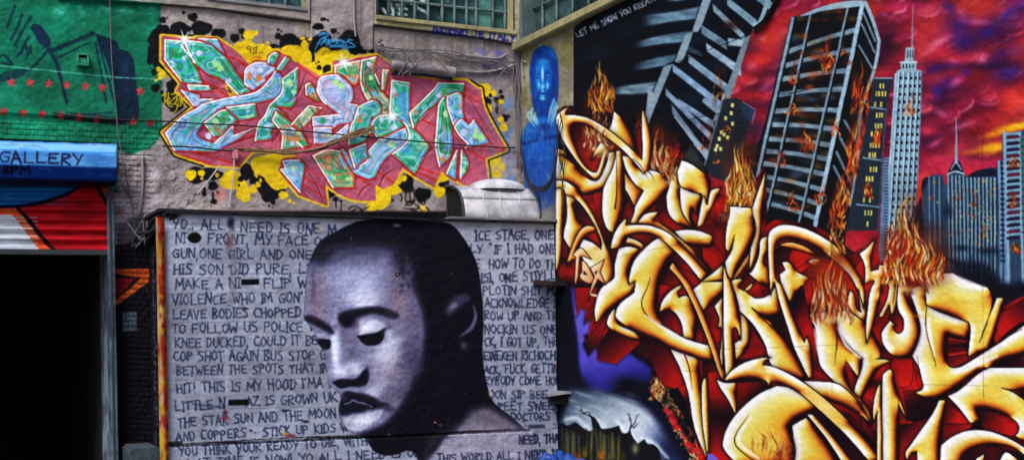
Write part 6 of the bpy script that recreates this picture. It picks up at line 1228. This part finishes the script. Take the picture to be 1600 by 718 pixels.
def housing_canvas():
    C = Canvas('#4f8fd6'); r = RS(6)
    n = fbm(CH,CW,40,8,71,4); C.c[:] = ramp(n,[(0,'#3c6490'),(.5,'#5484b4'),(1,'#7ca4c8')])
    fill(C,'-200,215c 0,221c 183,228c 183,238c 0,233c -200,228c','#84b0dc',1.2,.9); fill(C,'-200,256c 0,257c 183,262c 184,300c -200,290c','#1f4c8c',1.,.95)
    fill(C,'-200,276c 0,277c 184,281c 184,300c -200,300c','#122c60',2,.9)
    for k in range(50): x = -20+r.rand()*200; y = 225+r.rand()*50; stroke(C,np.array([(x,y),(x+8+r.rand()*14,y+r.rand()*2)],np.float32),1.4,('#9cc8f0','#3464a8','#203c70')[k%3],.8,.35)
    for k in range(20): blob(C,r.rand()*180,222+r.rand()*6,4,1.4,('#b8a870','#6c7888')[k%2],.5)
    text(C,'GALLERY',(-3,253),(131,258),17,'#161c3c',3.2,4,.97,.04,rough=.2); text(C,'8PM',(2,272),(48,271),12,'#161630',3,6,.95,.04)
    return C
CH_ = housing_canvas(); YH = YB-.34
prof = [(222,YH+.16),(238,YH+.02),(240,YH),(258,YH),(262,YH+.01),(283,YH+.07),(288,YH+.18)]
def pos_h(PX,PY,Pw):
    u = PY-.028*PX; yy = np.interp(u,[219,236,256,259,279,284],[YH+.2,YH+.015,YH,YH+.005,YH+.06,YH+.2])
    dx = np.stack([_f[i]+RT[i]*((PX-800)/FPX)+UP[i]*((HOR-PY)/FPX) for i in range(3)],-1); t = yy/dx[...,1]
    return np.array(EYE)+dx*t[...,None]
hous = painted(CH_,(1,YH),-112,183,217,288,1.3,{0:('housing','blue painted shutter housing with hand lettered GALLERY','spray')},lambda X_,Y_,P_: (Y_-.028*X_>219)&(Y_-.028*X_<284.5),None,None,None,parent=sh,pos=pos_h,k=.85)
# closed back, top and end of the housing
xe = W(183,255,y=YH).x; zt_,zb_ = W(183,224,y=YH+.2).z, W(183,290,y=YH+.2).z
xe2 = xe+.0
mesh('housing_end',[(xe,YH+.2,zt_),(xe,YB,zt_),(xe,YB,zb_),(xe,YH+.2,zb_),(xe,YH+.06,zb_+.02),(xe,YH,zb_+.09),(xe,YH,zt_-.1)],[(0,1,2,3,4,5,6)],M['rail'],sh)
mesh('housing_top',[(x_l-.05,YH+.19,zt_+.0),(xe,YH+.19,zt_),(xe,YB,zt_+.02),(x_l-.05,YB,zt_+.02)],[(0,1,2,3)],M['steel'],sh)
mesh('housing_underside',[(x_l-.05,YH+.19,zb_),(xe,YH+.19,zb_),(xe,YB,zb_),(x_l-.05,YB,zb_)],[(0,1,2,3)],M['dgrey'],sh)
M['room2'] = mat('blue_grey_concrete','#3c4854',.8,0,.3,8,.4,40,dirt='#20262e')  # blue-grey with darker blotches, for the step
# ============================================================ VENT HOOD ON THE BOX ROOF
def hood():
    X0,X1 = W(697,300,y=YB-.02).x, XR-.015; zr = ZB+.03; zt = W(697,293,y=YB).z; H = zt-zr; D = .36
    vh = empty('vent_hood',(X0,YB-.2,zr),'silver sheet metal vent hood with dark open mouth on the box roof','vent hood')
    V,F = [],[]; ns = 26; nu = 14
    prof = []
    for k in range(nu+1):
        a = k/nu*math.pi/2; y = YB-.015-D*math.sin(a)**.9; z = zr+H*math.cos(a)**.62 if k < nu else zr
        prof.append((y,z))
    def panel(k0,k1,off,name,xa,xb,lab=None):
        V,F = [],[]; m_ = k1-k0+1
        for i in range(ns+1):
            x = xa+(xb-xa)*i/ns
            for k in range(k0,k1+1):
                y,z = prof[k]; b = off+.006*math.sin(x*23+k)*.3; V.append((x,y-b,z+b*.3))
        for i in range(ns):
            for k in range(m_-1): F.append((i*m_+k,(i+1)*m_+k,(i+1)*m_+k+1,i*m_+k+1))
        o = mesh(name,V,F,M['steel'],vh,True); s_ = o.modifiers.new('s','SOLIDIFY'); s_.thickness = .004; return o
    panel(0,6,.012,'top_panel',X0-.01,X1); panel(5,10,.007,'middle_panel',X0,X1); panel(9,14,.0,'lower_panel',X0+.005,X1)
    # rolled rim of the mouth; a black sheet stands in for the shade inside
    tube('mouth_rim',[(X0-.012,y-.012,z+.003) for y,z in prof],.009,M['dgrey'],vh)
    V = [(X0+.010,YB-.02,zr)]+[(X0+.010,y+.012,z-.010) for y,z in prof]; mesh('mouth_shade_sheet',V,[tuple(range(len(V)))],M['black'],vh)
    mesh('inner_back',[(X0-.0,YB-.018,zr),(X0+.012,YB-.018,zr),(X0+.012,YB-.018,zt),(X0-.0,YB-.018,zt)],[(0,1,2,3)],M['dgrey'],vh)
    for xx in (.17,.30,.46): tube('seam',[(X0+xx+.01*math.sin(k),y-.016,z+.006) for k,(y,z) in enumerate(prof)],.004,M['steel'],vh)
    # domed cap
    cx,cy,cz = W(776,293,y=YB-.17).x, YB-.17, zr+H*.90; V,F = [],[]; R_ = .235; nr,na = 8,36
    for i in range(nr+1):
        a = i/nr*math.pi/2
        for j in range(na): b = 2*math.pi*j/na; V.append((min(cx+R_*math.cos(a)*math.cos(b),XR-.01), min(cy+.155*math.cos(a)*math.sin(b),YB-.008), cz+.085*math.sin(a)))
    for i in range(nr):
        for j in range(na): F.append((i*na+j,i*na+(j+1)%na,(i+1)*na+(j+1)%na,(i+1)*na+j))
    mesh('domed_cap',V,F,M['steel'],vh,True)
hood()
# ============================================================ PIPES, CONDUITS AND CABLES
def on(pts, off=.03, y=YB): return [W(a,b,y=y,off=off) for a,b in pts]
pp = empty('wall_pipe',W(660,105,y=YB),'fat grey horizontal pipe stub above the graffiti','pipe')
tube('pipe_body',on([(611,101),(640,104),(675,108),(706,112)],.05),.034,M['pipe'],pp,14)
tube('pipe_collar',on([(700,111.5),(705,112),(710,112.6)],.05),.040,M['pipe'],pp,14); tube('pipe_shadow_strip',on([(612,114),(660,117),(706,124)],.012),.012,M['dgrey'],pp)  # dark tube below the pipe stands in for its shadow
def thing(name,pts,r,m,label,cat,off=.02,group=None,seg=8,y=YB):
    return tag(tube(name,on(pts,off,y),r,m,None,seg),label,cat,group)
thing('conduit',[(714,85),(740,88),(765,91),(780,91),(787,88),(792,85)],.011,M['pipe'],'thin bent conduit under the GIORGIO writing','pipe',.02,'conduits near the corner')
thing('conduit',[(711,111),(735,113),(757,113),(775,110),(800,103),(815,97)],.012,M['pipe'],'conduit running from the fat pipe up to the corner','pipe',.02,'conduits near the corner')
thing('conduit',[(222,245),(223,280),(221,310),(217,336)],.011,M['pipe'],'short vertical conduit on peeling plaster beside the green paint','pipe',.02)
thing('conduit',[(553,-60),(553,10),(554,40),(556,58)],.008,M['pipe'],'slim vertical conduit on the pier between the upper windows','pipe',.03)
thing('cable',[(171,-60),(172,20),(174,80),(178,145),(188,230),(200,290),(210,350),(212,392)],.0035,M['wire'],'thin pale cable falling from the green wall past the shutter','cable',.035)
thing('cable',[(366,248),(365,270),(361,300),(358,326)],.005,M['white'],'short white cable hanging below the pink letters','cable',.03)
thing('cable',[(344,258),(325,283),(308,303)],.005,M['white'],'pale stick like cable slanting over a black splash','cable',.03)
pb = W(368,240,y=YB,off=.03); tag(box(pb.x-.022,pb.x+.022,pb.y-.02,pb.y+.02,pb.z-.045,pb.z+.035,'cable_clip',M['flash'],None,.01),'small pink plastic cable clip above the hanging cable','cable clip')
thing('cable',[(80,176),(130,183),(190,187),(250,189),(310,193),(380,196),(450,203),(520,209),(600,216),(680,223),(760,229),(805,231)],.0055,M['cable'],'thin black line running level across all of the graffiti','cable',.02)
thing('cable',[(254,228),(300,230),(350,235),(400,236),(450,238),(490,236),(520,226),(545,215),(575,206)],.006,M['cable'],'black cable sagging below the left letters','cable',.03)
bl = []
rr = random.Random(3)
for k in range(9):
    o1 = rr.uniform(-4,4); bl.append((on([(378+rr.uniform(-20,30),232+o1),(420,236+o1*.6),(455,238+o1),(490,234-o1*.7),(512,226+o1*.8),(535,217+rr.uniform(-5,5)),(560,208+rr.uniform(-7,6)),(585,200+rr.uniform(-10,4))],.03+rr.uniform(0,.02)),.005))
tag(tubes('cable_bundle',bl,M['rust']),'twisted brown cable bundle across the middle of the graffiti','cable')
bl = []
for k in range(11):
    x = 806+rr.uniform(-7,9); pts = [(x+rr.uniform(-6,2),62+rr.uniform(0,20))]
    for j in range(1,7): pts.append((x+rr.uniform(-3,4)+j*.8,62+j*34+rr.uniform(-5,5)))
    bl.append((on([(min(a,814+j),b) for j,(a,b) in enumerate(pts)],.03+rr.uniform(0,.03)),.0045))
tag(tubes('cable_bundle',bl,M['wire']),'tangle of grey cables running down the wall corner','cable')
bl = []
for k in range(16):
    a = rr.uniform(600,700); b = rr.uniform(72,84); dx = rr.uniform(-40,60)
    bl.append((on([(a,b),(a+dx*.3,b+rr.uniform(4,18)),(a+dx*.7,b+rr.uniform(10,36)),(a+dx,b+rr.uniform(20,48))],.06+rr.uniform(0,.03)),.0032))
for k in range(6): bl.append((on([(585,70+k*2),(620,74+k*2+rr.uniform(-2,2)),(665,79+rr.uniform(-3,6)),(715,84+rr.uniform(-3,14)),(770,96+rr.uniform(-4,14)),(806,100+rr.uniform(-10,20))],.03),.0035))
for a,b,c,d_ in ((760,112,775,125),(772,127,790,106),(640,84,622,118),(668,84,628,118)): bl.append((on([(a,b),((a+c)/2+2,(b+d_)/2),(c,d_)],.09),.004))
tag(tubes('dead_creeper',bl,M['wire']),'dry grey creeper stems tangled round the fat pipe','creeper')
# looped cables from the back corner across the blue figure
def onr(pts,off=.02): return [W(a,b,x=XR,off=off) for a,b in pts]
bl = []
for k in range(5):
    o1 = k*2.1-4; bl.append(([W(812,225+o1,y=YB,off=.03)]+onr([(822,275+o1),(832,292+o1),(846,296+o1),(858,288+o1),(866,268+o1*1.4),(871,235+o1),(872,190+o1)],.04+.006*k),.0045))
tag(tubes('cable_loop',bl,M['cable']),'thick cable loop hanging over the blue figure','cable')
tag(tube('conduit',onr([(822,98),(815.5,97),(818,120)],.015),.006,M['pipe']),'small conduit stub left of the blue figure head','pipe','conduits near the corner')
bl = [(onr([(a,b),(a+4,b+16),(a+1,b+34),(a+8,b+60),(a+5,b+95)],.03),.0035) for a,b in ((873,170),(875,180),(872,210),(874,240))]
tag(tubes('cable_bundle',bl,M['cable']),'thin black wires beside the first golden letter','cable')
# black wires gathered over the upper tower
bl = [(onr([(1178,52-3*k),(1192,44-4*k),(1202,32-5*k),(1212,14-5*k),(1222,-8-6*k),(1232,-60)],.02+.01*k),.005) for k in range(4)]
tag(tubes('cable_bundle',bl,M['cable']),'black wires bunched between leaning block and burning tower','cable')
# broken felt and branches at the left roof corner
bl = []
for k in range(13):
    a = rr.uniform(200,236); bl.append(([W(284-rr.uniform(0,26),327+rr.uniform(0,6),y=YF-.02),W((a+280)/2+rr.uniform(-8,8),348+rr.uniform(-8,14),y=YF+.06),W(a+10,370+rr.uniform(-8,14),y=YF+.18),W(a,384+rr.uniform(-8,20),y=YF+.26)],rr.uniform(.004,.013)))
tag(tubes('dead_branch',bl,M['dark']),'black dead branches trailing off the box roof corner','branch')
bl = []
for k in range(8): a = rr.uniform(206,250); b = rr.uniform(350,390); bl.append(([W(a,b,y=YF+.2),W(a+rr.uniform(-14,14),b+rr.uniform(-16,16),y=YF+.15),W(a+rr.uniform(-24,20),b+rr.uniform(-10,26),y=YF+.12)],.003))
tag(tubes('dry_twig',bl,M['wire']),'pale dry twigs caught beside the dark branches','twig')
# small electric box on the green wall
a,b = W(119,85,y=YB),W(138,105,y=YB); eb = empty('junction_box',((a.x+b.x)/2,YB,b.z),'small green junction box on the painted brickwork','electric box')
V0 = YB-.055
box(a.x,b.x,V0,YB,b.z,b.z+.012,'casing_bottom',M['green'],eb,.003); box(a.x,b.x,V0,YB,a.z-.012,a.z,'casing_top',M['green'],eb,.003)
box(a.x,a.x+.012,V0,YB,b.z+.0125,a.z-.0125,'casing_side',M['green'],eb,.003); box(b.x-.012,b.x,V0,YB,b.z+.0125,a.z-.0125,'casing_side',M['green'],eb,.003)
box(a.x+.0125,b.x-.0125,V0+.02,YB-.006,b.z+.018,b.z+.055,'socket_cover',M['green'],eb,.003); box(a.x+.0125,b.x-.0125,YB-.012,YB-.005,b.z+.056,a.z-.013,'recess',M['black'],eb,.0)
# two plates at the right end of the box
def plate(pts,th,m,label,nm):
    V = [Vector(p) for p in pts]; n = len(V); W_ = V+[v-Vector((0,0,th)) for v in V]
    return tag(mesh(nm,W_,[tuple(range(n)),tuple(range(2*n-1,n-1,-1))]+[(i,i+n,(i+1)%n+n,(i+1)%n) for i in range(n)],m),label,'bracket')
z1 = W(840,440,y=YF).z; z2 = W(850,614,y=YF).z
plate([(W(829,438,y=YF-.02).x,YF-.07,z1+.012),(W(829,438,y=YF).x+.02,YF+.0,z1+.012),(XR-.005,YF,z1),(XR-.005,YF-.16,z1),(XR-.12,YF-.15,z1+.0)],.035,M['rusty'],'black rusty iron bracket in the upper right corner of the lettering','iron_bracket')
plate([(W(846,614,y=YF).x,YF-.12,z2),(W(846,614,y=YF).x+.03,YF,z2),(XR-.005,YF,z2+.02),(XR-.005,YF-.22,z2+.02),(XR-.06,YF-.22,z2+.02)],.018,M['concrete'],'flat grey metal bracket low beside the moonlit cliffs','iron_bracket')
plate([(W(846,624,y=YF).x+.03,YF-.10,z2-.021),(W(846,614,y=YF).x+.06,YF,z2-.021),(XR-.005,YF,z2-.021),(XR-.005,YF-.17,z2-.021)],.05,M['black'],'black wooden block under the flat grey bracket','wood_block')['category'] = 'block'
# crumpled blue tarp on a post stub, pale step and scraps
random.seed(5)
def tarp():
    c = W(890,716,x=XR); V,F = [],[]; n = 22; m_ = 14
    for i in range(n):
        for j in range(m_):
            u,v = i/(n-1),j/(m_-1); x = XR-.03-.30*v; y = YF-.08-.42*u
            z = c.z+.0+.03*math.sin(u*11+v*5)+.025*math.sin(v*17-u*4)+.012*math.sin(u*31)-.45*max(0,v-.55)**1.4
            V.append((x+.02*math.sin(u*19),y+.02*math.sin(v*13+u*7),z))
    for i in range(n-1):
        for j in range(m_-1): F.append((i*m_+j,(i+1)*m_+j,(i+1)*m_+j+1,i*m_+j+1))
    o = mesh('tarp',V,F,M['tarp'],None,True); s_ = o.modifiers.new('s','SOLIDIFY'); s_.thickness = .004; tag(o,'crumpled blue tarp heaped at the foot of the mural','tarp')
    box(XR-.30,XR-.035,YF-.50,YF-.06,0,c.z-.055,'crate',M['concrete'],None,.01); tag(bpy.data.objects['crate'],'grey block the blue tarp lies on','crate')
tarp()
zs = W(220,694,y=YB-.2).z
tag(box(_xr+.055,XL-.012,YF+.12,YB-.03,0,zs,'concrete_step',M['room2'],None,.015),'pale concrete step between doorway and lettered box','step')
